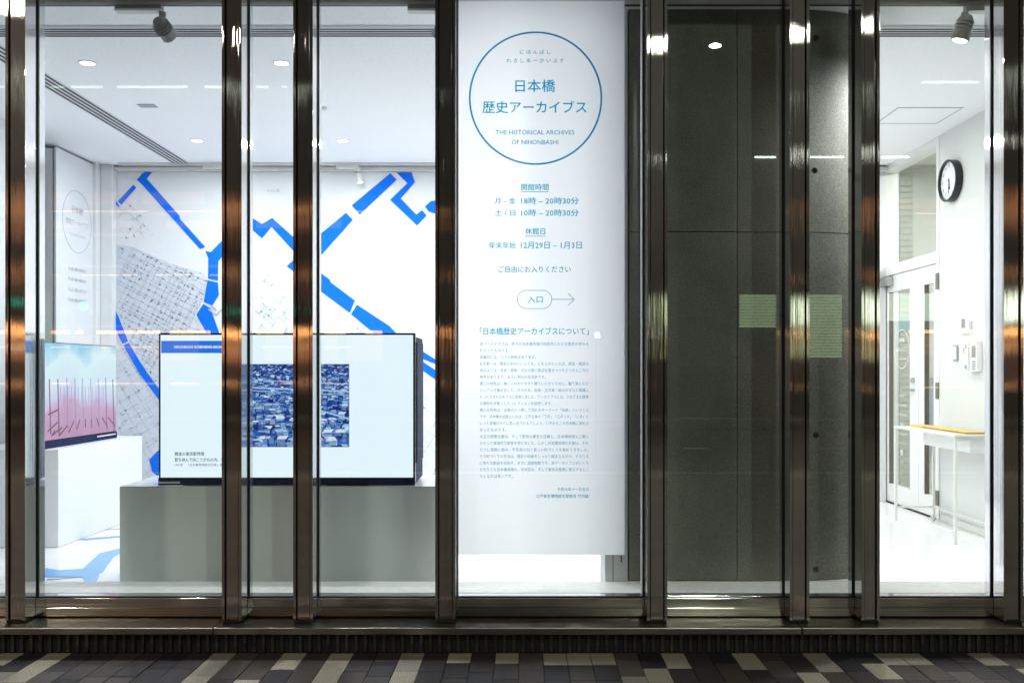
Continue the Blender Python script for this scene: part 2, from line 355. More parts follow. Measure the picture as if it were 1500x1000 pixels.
# right wall, pierced by the door opening
YD0, YD1 = F*3.36/(1376-768), F*3.36/(1291.5-768)   # near jamb, far jamb
rw = tag(box('right_wall', M['wallR'], (XR, XR+.16, YF+.002, YD0, -.1, CEIL+.2)), 'white right wall with a clock and a double door', None, None, 'structure')
box('wall_end', M['wallR'], (XR, XR+.16, YD1, 9.2, -.1, CEIL+.2), rw)
box('skirting', M['ivory'], (XR-.008, XR, YF+.3, YD0-.03, .001, .06), rw, .002)
# concrete wall close behind the glass
CX0, CX1 = X(921,278), X(1290,278); YC = Y(S_SILL)
cw = thing('concrete_wall', (CX0, YC, 0), '', '')
for k in ('label','category'): 
    if k in cw: del cw[k]
tag(cw, 'fair faced concrete wall standing close behind the glass', None, None, 'structure')
xm = X(1080,278); zm = Z(340,278)
for xa, xb in ((CX0, xm), (xm, CX1)):
    for za, zb in ((.101, zm), (zm, CEIL+.1)):
        if xa == CX0: box('concrete_panel', M['concrete'], (xa+.002, xb-.002, YC, YC+.3, za+.002, zb-.002), cw, .003); continue
        rc = .50; xe = CX1     # rounded end, its curve shaped to catch a sideways light gradient
        o_ = [(xa+.002, YC+.4), (xa+.002, YC), (xe-rc, YC)] + [(xe-rc+rc*math.sin(R(6*q)), YC+.22-.22*math.cos(R(6*q))) for q in range(1, 16)] + [(xe, YC+.4)]
        P_ = MB().prism([Vector((p[0], p[1], za+.002)) for p in o_], (0, 0, zb-za-.004)).build('concrete_panel', M['concrete'], cw)
        P_.data.polygons.foreach_set('use_smooth', [True]*len(P_.data.polygons)); P_.data.set_sharp_from_angle(angle=R(30))
box('panel_joint', M['rubber'], (CX0+.01, CX1-.51, YC+.006, YC+.28, .11, CEIL+.09), cw)
for px, py in ((1195,56),(1193,250),(1195,637),(1195,833)):
    x, z = X(px,278), Z(py,278)
    m_ = MB(); m_.ring((x, YC-.001, z), (0,-1,0), .012, .016, .002, 24); m_.tube((x, YC-.0008, z), (x, YC-.0002, z), .012, n=20)
    m_.build('tie_hole', M['tieh'], cw)
# white partition end behind the banner
pe = tag(box('partition_wall', M['white'], (X(886,278), CX0-.004, YC+.002, YC+.30, .002, CEIL-.002), None, .004), 'narrow white partition end between the banner foot and the concrete wall', None, None, 'structure')
box('partition_joint', M['rubber'], (X(898,278)-.0015, X(898,278)+.0015, YC-.001, YC+.004, .10, 1.0), pe)
box('latch_slot', M['rubber'], (X(910,278)-.003, X(910,278)+.003, YC-.001, YC+.004, Z(823,278), Z(814,278)), pe)
tag(box('window_sill', M['sill'], (XL-.2, XR-.002, YF+.003, Y(S_SILL)-.001+.0, .0, .10), None, .003), 'pale grey stone sill running behind the glass', None, None, 'structure')
box('sill_step', M['sill'], (CX0, CX1, YC-.0, YC+.3, 0, .10), bpy.data.objects['window_sill'])

# ------------------------------------------------------------------ shop front
sf = thing('shop_front', (0, Y(S_MF), 0), 'glazed shop front of brushed steel mullions on a steel sill with a black ribbed base', 'shop front')
mull = [(-292,-263), (-92,-63), (8,37), (325,354), (429.5,458.2), (637.5,667), (948,977.5), (1157,1185.5), (1262,1288.5), (1470,1499), (1785,1814)]
TOP = 3.6
mspan = []
for a, b in mull:
    x0, x1 = X(a, S_MF), X(b, S_MF); mspan.append((x0, x1))
    e = MB()
    y0, y1 = Y(S_MF), YF
    w = x1 - x0
    e.box(x0, x0+.013, y0, y1, .012, TOP)           # flanges that run the whole depth
    e.box(x1-.013, x1, y0, y1, .012, TOP)
    mu = e.build('mullion', M['steel_side'], sf, .0012)
    MB().box(x0, x0+.013, y0-.0022, y0-.0002, .012, TOP).build('flange_face', M['steel'], mu)
    MB().box(x1-.013, x1, y0-.0022, y0-.0002, .012, TOP).build('flange_face', M['steel'], mu)
    MB().box(x0+.018, x1-.018, y0+.010, y0+.022, .012, TOP).build('face_plate', M['steel'], mu, .0015)
    MB().box(x0+.0135, x1-.0135, y0+.024, y1-.01, .012, TOP).build('core', M['baseblack'], mu)
    for xx in (x0, x1):
        s_ = -1 if xx == x0 else 1
        xa, xb = sorted((xx + s_*.0005, xx + s_*.007))
        MB().box(xa, xb, Y(S_GL)-.010, Y(S_GL)-.001, .095, TOP).build('gasket', M['rubber'], mu)
    MB().box(x0+.004, x1-.004, y0+.004, y1-.004, 0.0005, .0115).build('foot_shoe', M['baseblack'], mu)
for i in range(len(mspan)-1):
    xa, xb = mspan[i][1]+.001, mspan[i+1][0]-.001
    g = MB(); yg = Y(S_GL)
    g.box(xa+.002, xb-.002, yg, yg+.010, .082, TOP-.01)
    g.mi = [1,1,0,1,0,1]
    g.build('glass_pane', [M['glass'], M['glass_edge']], sf)
    MB().box(xa, xb, Y(S_RAIL), yg-.012, .0485, .094).build('bottom_rail', M['rail'], sf, .0012)
    MB().box(xa, xb, Y(S_RAIL), yg-.012, .006, .0465).build('bottom_rail', M['rail'], sf, .0012)
    MB().box(xa, xb, yg-.011, yg-.001, .08, .1).build('gasket', M['rubber'], sf)
    MB().box(xa, xb, yg+.0115, YF+.002, .0, .098).build('inner_rail', M['steel_side'], sf, .001)
MB().box(XLF, XRF, Y(S_RAIL)+.012, YF, .0, .005).build('rail_shadow_gap', M['baseblack'], sf)
cuts = [XLF, X(327,S_SLAB)-.05, X(1175,S_SLAB), XRF]
for a, b in zip(cuts, cuts[1:]):
    MB().box(a+.002, b-.002, Y(S_SLAB), YF, -.032, -.0005).build('sill_slab', M['slab'], sf, .003)
MB().box(XLF, XRF, Y(S_BASE)+.012, Y(S_BASE)+.05, GZ-.1, -.034).build('base_panel', M['baseblack'], sf)
MB().box(XLF, XRF, Y(S_BASE)+.051, YF+.2, GZ-.1, -.034).build('plinth', M['baseblack'], sf)
n = int((XRF-XLF)/.0442)
for i in range(n):
    x = XLF + .02 + i*.0442
    if x < -2.95 or x > 2.75: continue
    MB().box(x, x+.017, Y(S_BASE), Y(S_BASE)+.012, GZ+.004, -.036).build('grille_bar', M['grille'], sf, .002)
MB().box(XLF, XRF, Y(S_MF)+.03, YF, TOP+.001, TOP+.35).build('head_beam', M['steel_side'], sf)
fac = tag(box('building_wall', M['concrete'], (-14, 12, Y(S_MF)+.05, YF+.2, TOP+.352, 9)), 'dark building wall above the shop front', None, None, 'structure')
box('wall_pier', M['concrete'], (-14, XLF-.002, Y(S_MF)+.05, YF+.2, GZ-.1, TOP+.35), fac)
box('wall_pier', M['concrete'], (XRF+.002, 12, Y(S_MF)+.05, YF+.2, GZ-.1, TOP+.35), fac)

MB().box(mspan[6][0]-.009, mspan[6][0]-.001, Y(S_GL)+.0115, YF+.0, .1, TOP).build('painted_edge_reflection', M['vinyl'], sf, .001)  # white strip painted in place of the polished edge's bright reflection
# ------------------------------------------------------------------ banner
bx0, bx1, bz0 = X(668.5, S_BAN), X(915, S_BAN), Z(812, S_BAN); yb = Y(S_BAN)
ban = thing('banner', ((bx0+bx1)/2, yb, bz0), 'tall white cloth banner with blue Japanese lettering and a blue ring hanging behind the glass', 'banner')
nx, nz = 12, 40; c = MB()
for s_, off in ((0, 0), (1, .0016)):
    for j in range(nz+1):
        for i in range(nx+1):
            u = i/nx; v = j/nz
            c.v.append((bx0+(bx1-bx0)*u, yb + off + .0025*math.sin(u*5+v*3) , bz0+(3.09-bz0)*v))
N1 = (nx+1)*(nz+1)
for j in range(nz):
    for i in range(nx):
        a = j*(nx+1)+i; c.f.append((a, a+1, a+nx+2, a+nx+1)); c.f.append((N1+a, N1+a+nx+1, N1+a+nx+2, N1+a+1)); c.mi += [0,0]
c.build('cloth', M['cloth'], ban, smooth=True)
MB().tube((bx0, yb, 3.085), (bx1, yb, 3.085), .011).build('hanging_rod', M['trackwhite'], ban, smooth=True)
def bt(s, py, h, px=784, **k): return text(s, k.pop('m', M['ink']), px, py, h, S_BAN, ban, yoff=.006, **k)
rg = MB(); rc_ = W(784.5,144.5,S_BAN)
for k in range(120):
    rg.quad(*[rc_ + Vector((q*math.cos(R(a)), -.005, q*math.sin(R(a))))/1 for q, a in ((95.0/S_BAN, 3*k), (97.6/S_BAN, 3*k), (97.6/S_BAN, 3*k+3), (95.0/S_BAN, 3*k+3))])
rg.build('ring_print', M['ink'], ban)
bt('に ほ ん ば し', 77, 6.2, width=45, m=M['ink2']); bt('れ き し あ ー か い ぶ す', 89.5, 6.2, width=84, m=M['ink2'])
bt('日本橋', 126.5, 18, width=58, bold=.012); bt('歴史アーカイブス', 157.5, 18, px=783, width=152, bold=.012)
bt('THE HISTORICAL ARCHIVES', 194.5, 6.4, px=783.5, width=115, bold=.008); bt('OF NIHONBASHI', 208.8, 6.4, px=783.5, width=68, bold=.008)
bt('開館時間', 274.5, 9.5, px=783.5, width=40, bold=.014)
bt('月 – 金', 294.5, 9, px=740, width=30, bold=.012); bt('18時 – 20時30分', 294.5, 10, px=805.5, width=84, bold=.012)
bt('土 / 日', 312, 9, px=740, width=30, bold=.012); bt('10時 – 20時30分', 312, 10, px=805.5, width=84, bold=.012)
bt('休館日', 339, 9.5, px=784, width=29, bold=.014)
bt('年末年始', 359.5, 9.5, px=736, width=39, bold=.012); bt('12月29日 – 1月3日', 359.5, 10, px=807.5, width=89, bold=.012)
bt('ご自由にお入りください', 394.5, 9.5, px=783, width=106, bold=.012)
bt('入口', 438.5, 9, px=784, width=22, bold=.012)
def bline(xa, ya, xb, yb_, w=.9):
    a = Vector((xa, ya)); b = Vector((xb, yb_)); d = (b-a).normalized(); nn = Vector((-d.y, d.x))*w/2
    P = [a-nn, b-nn, b+nn, a+nn]
    MB().quad(*[W(p.x, p.y, S_BAN)+Vector((0,-.005,0)) for p in P]).build('line_print', M['ink'], ban)
bline(763.5, 281.3, 804, 281.3); bline(769, 346.2, 799, 346.2)
pts = []
for cx_, a0 in ((795,-90), (771,90)):
    for k in range(13):
        t = R(a0 + 180*k/12); pts.append((cx_ + 13.7*math.cos(t), 438.7 + 13.7*math.sin(t), 12.9))
oval = MB(); K = len(pts)
outer = [W(p[0], p[1], S_BAN) for p in pts]
inner = [W((795 if i < 13 else 771) + (p[0]-(795 if i < 13 else 771))*.94, 438.7+(p[1]-438.7)*.94, S_BAN) for i, p in enumerate(pts)]
for i in range(K):
    j = (i+1) % K; oval.quad(outer[i]+Vector((0,-.005,0)), outer[j]+Vector((0,-.005,0)), inner[j]+Vector((0,-.005,0)), inner[i]+Vector((0,-.005,0)))
oval.build('oval_print', M['ink'], ban)
bline(809, 438.5, 841, 438.5); bline(832, 429.5, 841.3, 438.7); bline(832, 447.5, 841.3, 438.3)
bt('「日本橋歴史アーカイブスについて」', 485, 10.5, px=782.5, width=159, bold=.014)
para = """本アーカイブスは、昨今の日本橋地域の四百年にわたる歴史の歩みを
たどったものです。
本展示には、三つの特色があります。
まず第一は、歴史の歩みといっても、どちらかといえば、政治・経済の
歩みよりは、社会・美術・文化の面に焦点を置きつつたどったところに
特色があります。まさに地元の生活史です。
第二の特色は、楽しくわかりやすく観ていただくために、観て楽しむビ
ジュアルを集めました。そのため、絵画・古写真・絵はがきなど保護に
たったさまものをフルに活用しました。アーカイブスとは、さまざまな媒体
の資料を対象としたコレクションを総称します。
第三の特色は、全展示に一貫して流れるキーワード「伝統」ということ
です。日本橋の伝統といえば、江戸以来の「下町」「江戸っ子」「いき」と
いった意識がすぐに思い出されるでしょう。いずれもこの日本橋に源をは
かったものです。
大正の関東大震災、そして昭和の東京大空襲と、日本橋地域も二度に
わたって壊滅的な被害を受けました。しかし日本橋地域の方達は、それ
だけに復興に励み、不死鳥の如く新しい町づくりを進めてきました。
その町づくりの手法は、歴史の伝統をしっかり踏まえながら、そのうえ
に新たな創造を目指す、まさに温故知新です。本アーカイブスがいくら
かなりとも日本橋地域の、中央区の、そして東京の復興に寄与するとこ
ろとなれば幸いです。""".split('\n')
for i, ln in enumerate(para):
    w_ = 159*len(ln)/33.0
    if len(ln) > 29: w_ = 159
    bt(ln, 503.6+i*9.66, 5.2, px=703, align='L', width=w_, m=M['ink2'], bold=.006, name='small_lettering')
bt('令和元年十一月吉日', 716, 5.2, px=862, align='R', width=46, m=M['ink2'], bold=.01, name='small_lettering')
bt('江戸東京博物館名誉館長 竹内誠', 726, 5.4, px=862, align='R', width=77, m=M['ink2'], bold=.012, name='small_lettering')

# ------------------------------------------------------------------ map mural on the back wall
mz1 = Z(252, 158)
mu = thing('map_mural', (X(170,158)+3, YB, 0), 'large wall map with bright blue rivers and canals covering the white back wall', 'mural')
MB().box(X(170,158)+.002, 1.4, YB, YB+.010, .06, mz1).build('map_board', M['white'], mu)
rivers = [
 [(169,299),(176,304),(172,296.5),(169,294)], [(173,295),(195.5,271),(200,275),(178,300)],
 [(200.6,263.5),(211.5,252.3),(223,252.3),(215,262),(263,316),(264,321),(301,362),(293.5,365),(206,268)],
 [(301,367.5),(309,369.5),(325,353),(340,344),(343,360),(329,371),(320,383),(319.5,411),(305,408),(305.5,378)],
 [(304.5,410.5),(319.5,414),(321,432),(311,447.5),(298.5,442)], [(298.2,445),(288,461),(303,488),(312,500),(326,500),(313,464),(308,451)],
 [(355,308),(370,319.5),(384,328),(399,319.5),(431,348),(450,364),(450,385),(429.5,367),(398,332.5),(384,349),(352,322)],
 [(420,390),(431,380),(446,392),(456,388),(456,400),(440,405)],
 [(452,386),(470.6,400),(484,410),(484,413),(520,440),(512.5,458),(470.6,427),(444,404)],
 [(523,446),(570,477),(583,490),(617,513),(639,527),(639,533),(617.5,525),(548,488),(514.5,460)],
 [(617,528),(665,560),(665,575),(617.5,541),(590,520)],
 [(452,357),(507,312),(517,322),(470.6,374),(452,390)],
 [(515.5,301),(572,254),(581,263.5),(527,314.5)],
 [(581,253),(603,253),(608,267),(587,291),(610,314.5),(618.5,308),(625,316),(611,330.5),(571.6,293),(597,268.6),(590,262)],
 [(622.6,302.6),(631,295),(668,290),(668,312),(638,313),(628,310)],
 [(170,456),(174,464),(187.7,499.5),(180,503.6),(170,483)],
 [(188.7,502),(203,526),(217.6,548),(232,568),(262,606),(260,625),(232,584),(204,546),(181,506)],
 [(219,673),(231,660),(250,650),(260,700),(231,697),(223,690)],
 [(205,703),(216,701),(224,722),(212,724)],  # blue reflection of the plinth top, drawn as a patch on the wall map
 [(632,700),(638,693),(660,690),(660,716),(638,711),(633,708)],
]
def inpoly(p, poly):
    c_ = False; j = len(poly)-1
    for i in range(len(poly)):
        xi, yi = poly[i]; xj, yj = poly[j]
        if (yi > p[1]) != (yj > p[1]) and p[0] < (xj-xi)*(p[1]-yi)/(yj-yi)+xi: c_ = not c_
        j = i
    return c_
def flatpoly(pts, sc, dy0, dy1, name, m, parent):
    bmv = [W(x, y, sc)+Vector((0,-dy0,0)) for x, y in pts]
    return MB().prism(bmv, (0, -(dy1-dy0), 0)).build(name, m, parent)
for r in rivers: flatpoly(r, 158, .003, .006, 'river', M['blue'], mu)
tint = [[(170,358),(196,362),(250,386),(298,400),(306,415),(296,443),(286,461),(300,488),(300,640),(262,606),(232,568),(188.7,502),(174,464),(170,456)],
        [(170,486),(180,506),(204,546),(232,584),(262,628),(262,760),(170,760)], [(372,440),(430,470),(560,500),(600,530),(664,580),(664,740),(372,740)]]
for r in tint[:2]: flatpoly(r, 158, .0005, .0022, 'district_tint', M['maptint'], mu)
def strokes(polys, n_, ang, cell, seed, long_=1.0):
    rnd = random.Random(seed); a = MB(); b = MB(); U = [-1200]; V = [-1200]
    while U[-1] < 1200: U.append(U[-1]+cell*rnd.choice((.5, .9, 1.5, 2.3)))
    while V[-1] < 1200: V.append(V[-1]+cell*rnd.choice((.4, .7, 1.1, 1.7)))
    near = lambda A, q: min(A, key=lambda z: abs(z-q))
    ca, sa = math.cos(R(ang)), math.sin(R(ang))
    for poly in polys:
        xs = [p[0] for p in poly]; ys = [p[1] for p in poly]
        for _ in range(n_):
            x = rnd.uniform(min(xs), max(xs)); y = rnd.uniform(min(ys), max(ys))
            u = x*ca+y*sa; v = -x*sa+y*ca
            k = rnd.random()
            if k < .42: v = near(V, v); L_ = rnd.uniform(5, 16)*long_; du, dv = L_, .45
            elif k < .8: u = near(U, u); L_ = rnd.uniform(5, 18)*long_; du, dv = .45, L_
            else: u = near(U, u)+3*rnd.random(); v = near(V, v)+rnd.uniform(-1, 1)*2; du, dv = (rnd.uniform(.8, 3.4), rnd.uniform(.8, 1.6))
            q = []
            ok = True
            for (s1, s2) in ((-.5,-.5),(.5,-.5),(.5,.5),(-.5,.5)):
                uu, vv = u+du*s1, v+dv*s2; xx, yy = uu*ca-vv*sa, uu*sa+vv*ca
                if not inpoly((xx, yy), poly): ok = False; break
                q.append(W(xx, yy, 158)+Vector((0,-.0026,0)))
            if not ok: continue
            (a if (k > .8 or rnd.random() < .17) else b).quad(*q)
    return a, b
for pl, n_, ang, cell, seed in ((tint[:1], 4200, 27, 5.0, 3), (tint[1:2], 1100, -32, 9, 5), (tint[2:], 800, 35, 12, 9), ([[(372,380),(428,420),(428,484),(372,484)], [(480,440),(520,470),(560,500),(480,500)], [(172,270),(235,345),(170,355)]], 90, 40, 9, 4)):
    a, b = strokes(pl, n_, ang, cell, seed)
    tag(a.build('street_lines', M['mapline'], mu), None, None, None, 'stuff'); tag(b.build('street_lines', M['mapline2'], mu), None, None, None, 'stuff')
text('大伝馬', M['faint'], 400, 279.5, 5, 158, mu, width=20, yoff=.004); text('西 八 丁', M['faint'], 601, 401, 5, 158, mu, width=20, yoff=.004)
# little bridge symbol on the canal
for r in ([(309,446),(318,453),(316.5,455),(308,448)], [(317,460),(325,452),(326,453.5),(318,462)], [(306,452),(318,461),(317,462.5),(305,453.5)]): flatpoly(r, 158, .0065, .008, 'bridge_symbol', M['faint'], mu)
# map on the floor
def G(px, py): s = (py-HY)/CZ; return Vector(((px-CX)/s, F/s, .0015))
fm = thing('floor_map', (-2.5, 6.4, 0), 'pale blue river graphic laid on the white floor beside the grey plinth', 'floor graphic')
for pts in ([(30,834),(68,832),(87,835),(121,833),(146,810),(175,803),(200,798),(200,806),(175,811),(167,815),(150,838),(146,839),(144,846),(140,854),(138,860),(126,860),(124,854),(121,845),(68,845),(30,847)],
            [(116,790),(130,787.5),(175,784.5),(200,783),(200,785),(175,786.5),(125,791)], [(155,775),(175,774),(175,774.7),(155,775.7)], [(68,848),(112,846),(68,849.5)]):
    MB().prism([G(*p) for p in pts], (0,0,.0012)).build('river', M['bluefloor'], fm)

# ------------------------------------------------------------------ plinths and displays
S_P = 264.0; pz = Z(712, S_P)
gp = thing('display_plinth', (X(412,S_P), Y(S_P), 0), 'wide grey display plinth with a glossy top under the large screen', 'plinth')
MB().box(X(175,S_P), X(655,S_P), Y(S_P), Y(S_P)+.62, .002, pz-.004).build('plinth_body', M['grey_ped'], gp, .003)
MB().box(X(175,S_P)+.001, X(655,S_P)-.001, Y(S_P)+.001, Y(S_P)+.62, pz-.0035, pz).build('plinth_top', M['white_gloss'], gp)
lx1 = -3.19
wp = thing('display_plinth', (-3.6, 7.2, 0), 'tall narrow white plinth at the left wall under the smaller screen', 'plinth')
MB().box(-3.86, lx1, 1400/214, 1400/175.5, .002, .67).build('plinth_body', M['white'], wp, .003)

def screen_white(name, c, s): return emis(name, c, s)
M['scr'] = emis('screen_glow_white', (.79,.92,1.0), 1.1)
M['scrhead'] = emis('screen_blue_header', (.0,.19,.85), .95)
M['scrtext'] = emis('screen_text_white', (.8,.9,1), .9)
M['scrdark'] = emis('screen_text_dark', (.02,.10,.20), .4)
for k_, c_ in (('c_navy',(.003,.02,.16)),('c_navy2',(.004,.035,.24)),('c_mid',(.01,.08,.42)),('c_blue',(.06,.22,.66)),('c_pale',(.36,.60,.92)),('c_white',(.70,.86,1))): M[k_] = emis('city_photo_print', c_, .95)
S_T = 262.0; yt = Y(S_T)
tv = thing('television', (X(420,S_T), yt, pz), 'large flat screen showing a blue aerial city photograph on the grey plinth', 'television')
x0, x1, z0, z1 = X(232,S_T), X(608,S_T), pz+.001, Z(487.5,S_T)
MB().box(x0, x1, yt+.004, yt+.045, z0+.01, z1).build('bezel', M['black'], tv, .003)
MB().box(x0+.10, x1-.0, yt+.05, yt+.40, z0+.01, z1-.02).build('back_housing', M['blackgloss'], tv, .004)
MB().box(x1+.001, x1+.006, yt+.06, yt+.38, z0+.12, z1-.05).build('side_cover', M['blackgloss'], tv, .001)
MB().box(X(235,S_T), X(605,S_T), yt+.002, yt+.0035, Z(699,S_T), Z(490.5,S_T)).build('screen', M['scr'], tv)
MB().box(x0, x1, yt-.002, yt+.003, z0+.001, Z(699.5,S_T)).build('lower_bar', M['blackgloss'], tv, .001)
MB().box(X(233,S_T), X(264,S_T), yt-.004, yt-.0022, Z(707.5,S_T), Z(705,S_T)).build('silver_strip', M['vinyl'], tv)
MB().box(X(480,S_T), X(540,S_T), yt-.02, yt+.2, pz, pz+.009).build('stand', M['black'], tv)
MB().box(X(236,S_T), X(334,S_T), yt+.0005, yt+.0015, Z(517,S_T), Z(499,S_T)).build('screen_header', M['scrhead'], tv)
text('NIHONBASHI INTERVIEWS ARCHIVES', M['scrtext'], 255, 508, 4.2, S_T, tv, align='L', width=78, bold=.02, yoff=.001, name='screen_lettering')
text('戦後の東京駅界隈', M['scrdark'], 256, 664.5, 5.8, S_T, tv, align='L', width=43, bold=.012, yoff=0, name='screen_lettering')
text('駅を挟んで向こうが丸の内、手前が八重洲', M['scrdark'], 256, 673, 5.8, S_T, tv, align='L', width=98, bold=.012, yoff=0, name='screen_lettering')
text('1960年　「日本橋界隈航空写真」撮影者不詳', M['scrdark'], 256, 680.5, 4.2, S_T, tv, align='L', width=88, yoff=0, name='screen_lettering')
MB().box(X(358,S_T), X(511.5,S_T), yt+.0005, yt+.0015, Z(654.5,S_T), Z(533,S_T)).build('screen_photo', M['c_navy'], tv)
rnd = random.Random(12); layers = {k: MB() for k in ('c_navy2','c_mid','c_blue','c_pale','c_white')}
def pq(k, pts, d):
    pts = [(min(max(p[0], 358.3), 511.2), min(max(p[1], 533.3), 654.2)) for p in pts]
    if max(p[0] for p in pts)-min(p[0] for p in pts) < .15 or max(p[1] for p in pts)-min(p[1] for p in pts) < .15: return
    layers[k].quad(*[W(p[0], p[1], S_T)+Vector((0, yt-F/S_T+.0003-d, 0)) for p in reversed(pts)])
yy = 534.0; dd = 0
while yy < 662:
    f_ = (yy-533)/122; bw0 = 2.0 + 7.5*f_; x = 355 + rnd.uniform(-4, 0); row = rnd.random()
    while x < 513:
        w_ = bw0*rnd.uniform(.6, 1.9); h_ = bw0*rnd.uniform(.35, 1.3); dd += 5e-8; sk = w_*.25*rnd.choice((-1, 1)); rh = w_*rnd.uniform(.15, .4)
        yb_ = yy + rnd.uniform(-1, 1)*(1+f_*2)
        if rnd.random() < .86:
            fk = rnd.choice(('c_navy2','c_navy2','c_navy2','c_mid','c_blue','c_pale')); rk = rnd.choice(('c_white','c_pale','c_navy2','c_mid','c_navy2','c_mid'))
            pq(fk, [(x, yb_), (x+w_*.9, yb_), (x+w_*.9, yb_-h_), (x, yb_-h_)], dd)
            pq(rk, [(x, yb_-h_), (x+w_*.9, yb_-h_), (x+w_*.9+sk, yb_-h_-rh), (x+sk, yb_-h_-rh)], dd+2e-6)
            if h_ > 2.5:
                for q in range(int(h_/1.4)):
                    zz = yb_-h_+.8+q*1.4; pq('c_navy2' if fk in ('c_pale','c_blue') else 'c_pale', [(x+.4, zz+.5), (x+w_*.8, zz+.5), (x+w_*.8, zz), (x+.4, zz)], dd+3e-6)
        x += w_
    yy += 1.3 + bw0*.42
for a, b, c_, d_, w_ in ((358,566,512,572,2.2), (358,571,512,578,1.0), (372,556,512,562,1.2), (430,556,470,600,2.5), (470,600,512,612,2.5)):
    pq('c_pale', [(a, b+w_), (c_, d_+w_), (c_, d_), (a, b)], 4e-4)
for k, m_ in layers.items(): tag(m_.build('photo_print', M[k], tv), None, None, None, 'stuff')

# screen standing edge-on at the left wall
def lt_screen():
    m = bpy.data.materials.new('screen_bridge_image'); m.use_nodes = True; nt = m.node_tree; n = nt.nodes; L = nt.links; p = n['Principled BSDF']
    p.inputs['Base Color'].default_value = (.01,.01,.01,1); g = n.new('ShaderNodeNewGeometry'); s = n.new('ShaderNodeSeparateXYZ'); L.new(g.outputs['Position'], s.inputs[0])
    t = n.new('ShaderNodeTexNoise'); t.inputs['Scale'].default_value = 2.2; t.inputs['Detail'].default_value = 3; L.new(g.outputs['Position'], t.inputs[0])
    ma = n.new('ShaderNodeMath'); ma.operation = 'MULTIPLY_ADD'; ma.inputs[1].default_value = .5; L.new(t.outputs[0], ma.inputs[0]); L.new(s.outputs['Z'], ma.inputs[2])
    r = n.new('ShaderNodeMapRange'); r.inputs[1].default_value = .93; r.inputs[2].default_value = 1.68; L.new(ma.outputs[0], r.inputs[0])
    c_ = n.new('ShaderNodeValToRGB'); e = c_.color_ramp.elements; e[0].position = 0; e[0].color = (.52,.26,.46,1); e[1].position = 1; e[1].color = (.20,.58,.86,1)
    for pos, cc in ((.30,(.62,.38,.62,1)), (.42,(.66,.66,.92,1)), (.55,(.70,.84,.98,1)), (.8,(.72,.93,1,1))): q = e.new(pos); q.color = cc
    L.new(r.outputs[0], c_.inputs[0]); L.new(c_.outputs[0], p.inputs['Emission Color']); p.inputs['Emission Strength'].default_value = .95
    return m
M['pole1'] = emis('screen_pole_dark', (.16,.05,.12), .7); M['pole2'] = emis('screen_pole_pale', (.36,.34,.62), .8)
TX = -3.30; ty0, ty1, tz0, tz1 = 6.52, 7.73, .672, 1.41
lt = thing('television', (TX, 7.1, .67), 'smaller flat screen with a pink and cyan picture of poles on the white plinth', 'television')
MB().box(TX-.05, TX, ty0, ty1, tz0+.05, tz1).build('bezel', M['black'], lt, .002)
MB().box(TX-.052, TX+.006, ty0, ty1, tz0, tz0+.049).build('lower_bar', M['blackgloss'], lt, .001)
MB().box(TX+.0065, TX+.008, ty1-.36, ty1-.03, tz0+.028, tz0+.036).build('silver_strip', M['vinyl'], lt)
MB().box(TX+.001, TX+.002, ty0+.006, ty1-.008, tz0+.056, tz1-.006).build('screen', lt_screen(), lt)
def ltp(px, py, px2, py2, w, m, name):
    # image px on the plane x = TX
    def P(a, b): s = (CX-a)/(-TX); return Vector((TX+.003, F/s, CZ-(b-HY)/s))
    a, b = P(px, py), P(px2, py2); d = (b-a).normalized(); nn = Vector((0, -d.z, d.y))*w/2
    MB().prism([a-nn, b-nn, b+nn, a+nn], (.001,0,0)).build(name, m, lt)
for px, ytop, ybot, w, k in ((71.5,555,636,.012,0),(84,555,639,.012,0),(97,553,628,.009,1),(109,553,628,.009,1),(120,553,626,.009,1),(132,553,622,.008,1),(143,553,628,.008,1),(154,553,630,.008,0),(164.5,555,632,.012,0)):
    ltp(px, ytop, px+2, ybot, w, M['pole1'] if k == 0 else M['pole2'], 'picture_pole')
for i in range(13): ltp(88+i*5.2, 566, 88+i*5.2, 590, .005, M['pole2'], 'picture_pole')
for a, b in (((80,630),(75,638)), ((90,626),(75,638)), ((99,622),(87,637)), ((108,616),(100,633)), ((116.5,614),(112,628)), ((124.5,613),(124.5,626)), ((133,613),(134,626)), ((141,612),(145,625)), ((149,611),(157,625)), ((158,611),(168,624)), ((84,600),(70,607)), ((84,618),(69,632))):
    ltp(*a, *b, .011, M['pole1'], 'picture_deck_line')

# second banner hanging flat on the left wall
lb = thing('hanging_banner', (XL+.03, 8.2, .6), 'white banner with a faint grey ring hanging along the left wall', 'banner')
MB().box(XL-.005, XL+.012, F*3.94/688, F*3.94/627.5, .3, CEIL-.02).build('cloth', M['white'], lb)
rr = MB(); cy_, cz_ = F*3.94/657, CZ+(545-325)/167.
rr.ring((XL+.013, cy_, cz_), (1,0,0), .268, .272, .001, 64); rr.build('ring_print', M['faint'], lb)
for k, (t_, w_) in enumerate((('日本橋', .2), ('歴史アーカイブス', .42), ('THE HISTORICAL ARCHIVES', .3))):
    text(t_, M['faint'], 0, 0, None, 1, lb, width=w_, rot=(Vector((0,1,0)), Vector((0,0,1))), origin=Vector((XL+.0145, cy_, cz_+.1-k*.11)), name='lettering')
for k in range(4):
    text('月–金 18時–20時30分', M['faint'], 0, 0, None, 1, lb, width=.34, rot=(Vector((0,1,0)), Vector((0,0,1))), origin=Vector((XL+.0145, cy_, cz_-.42-k*.09)), name='lettering')

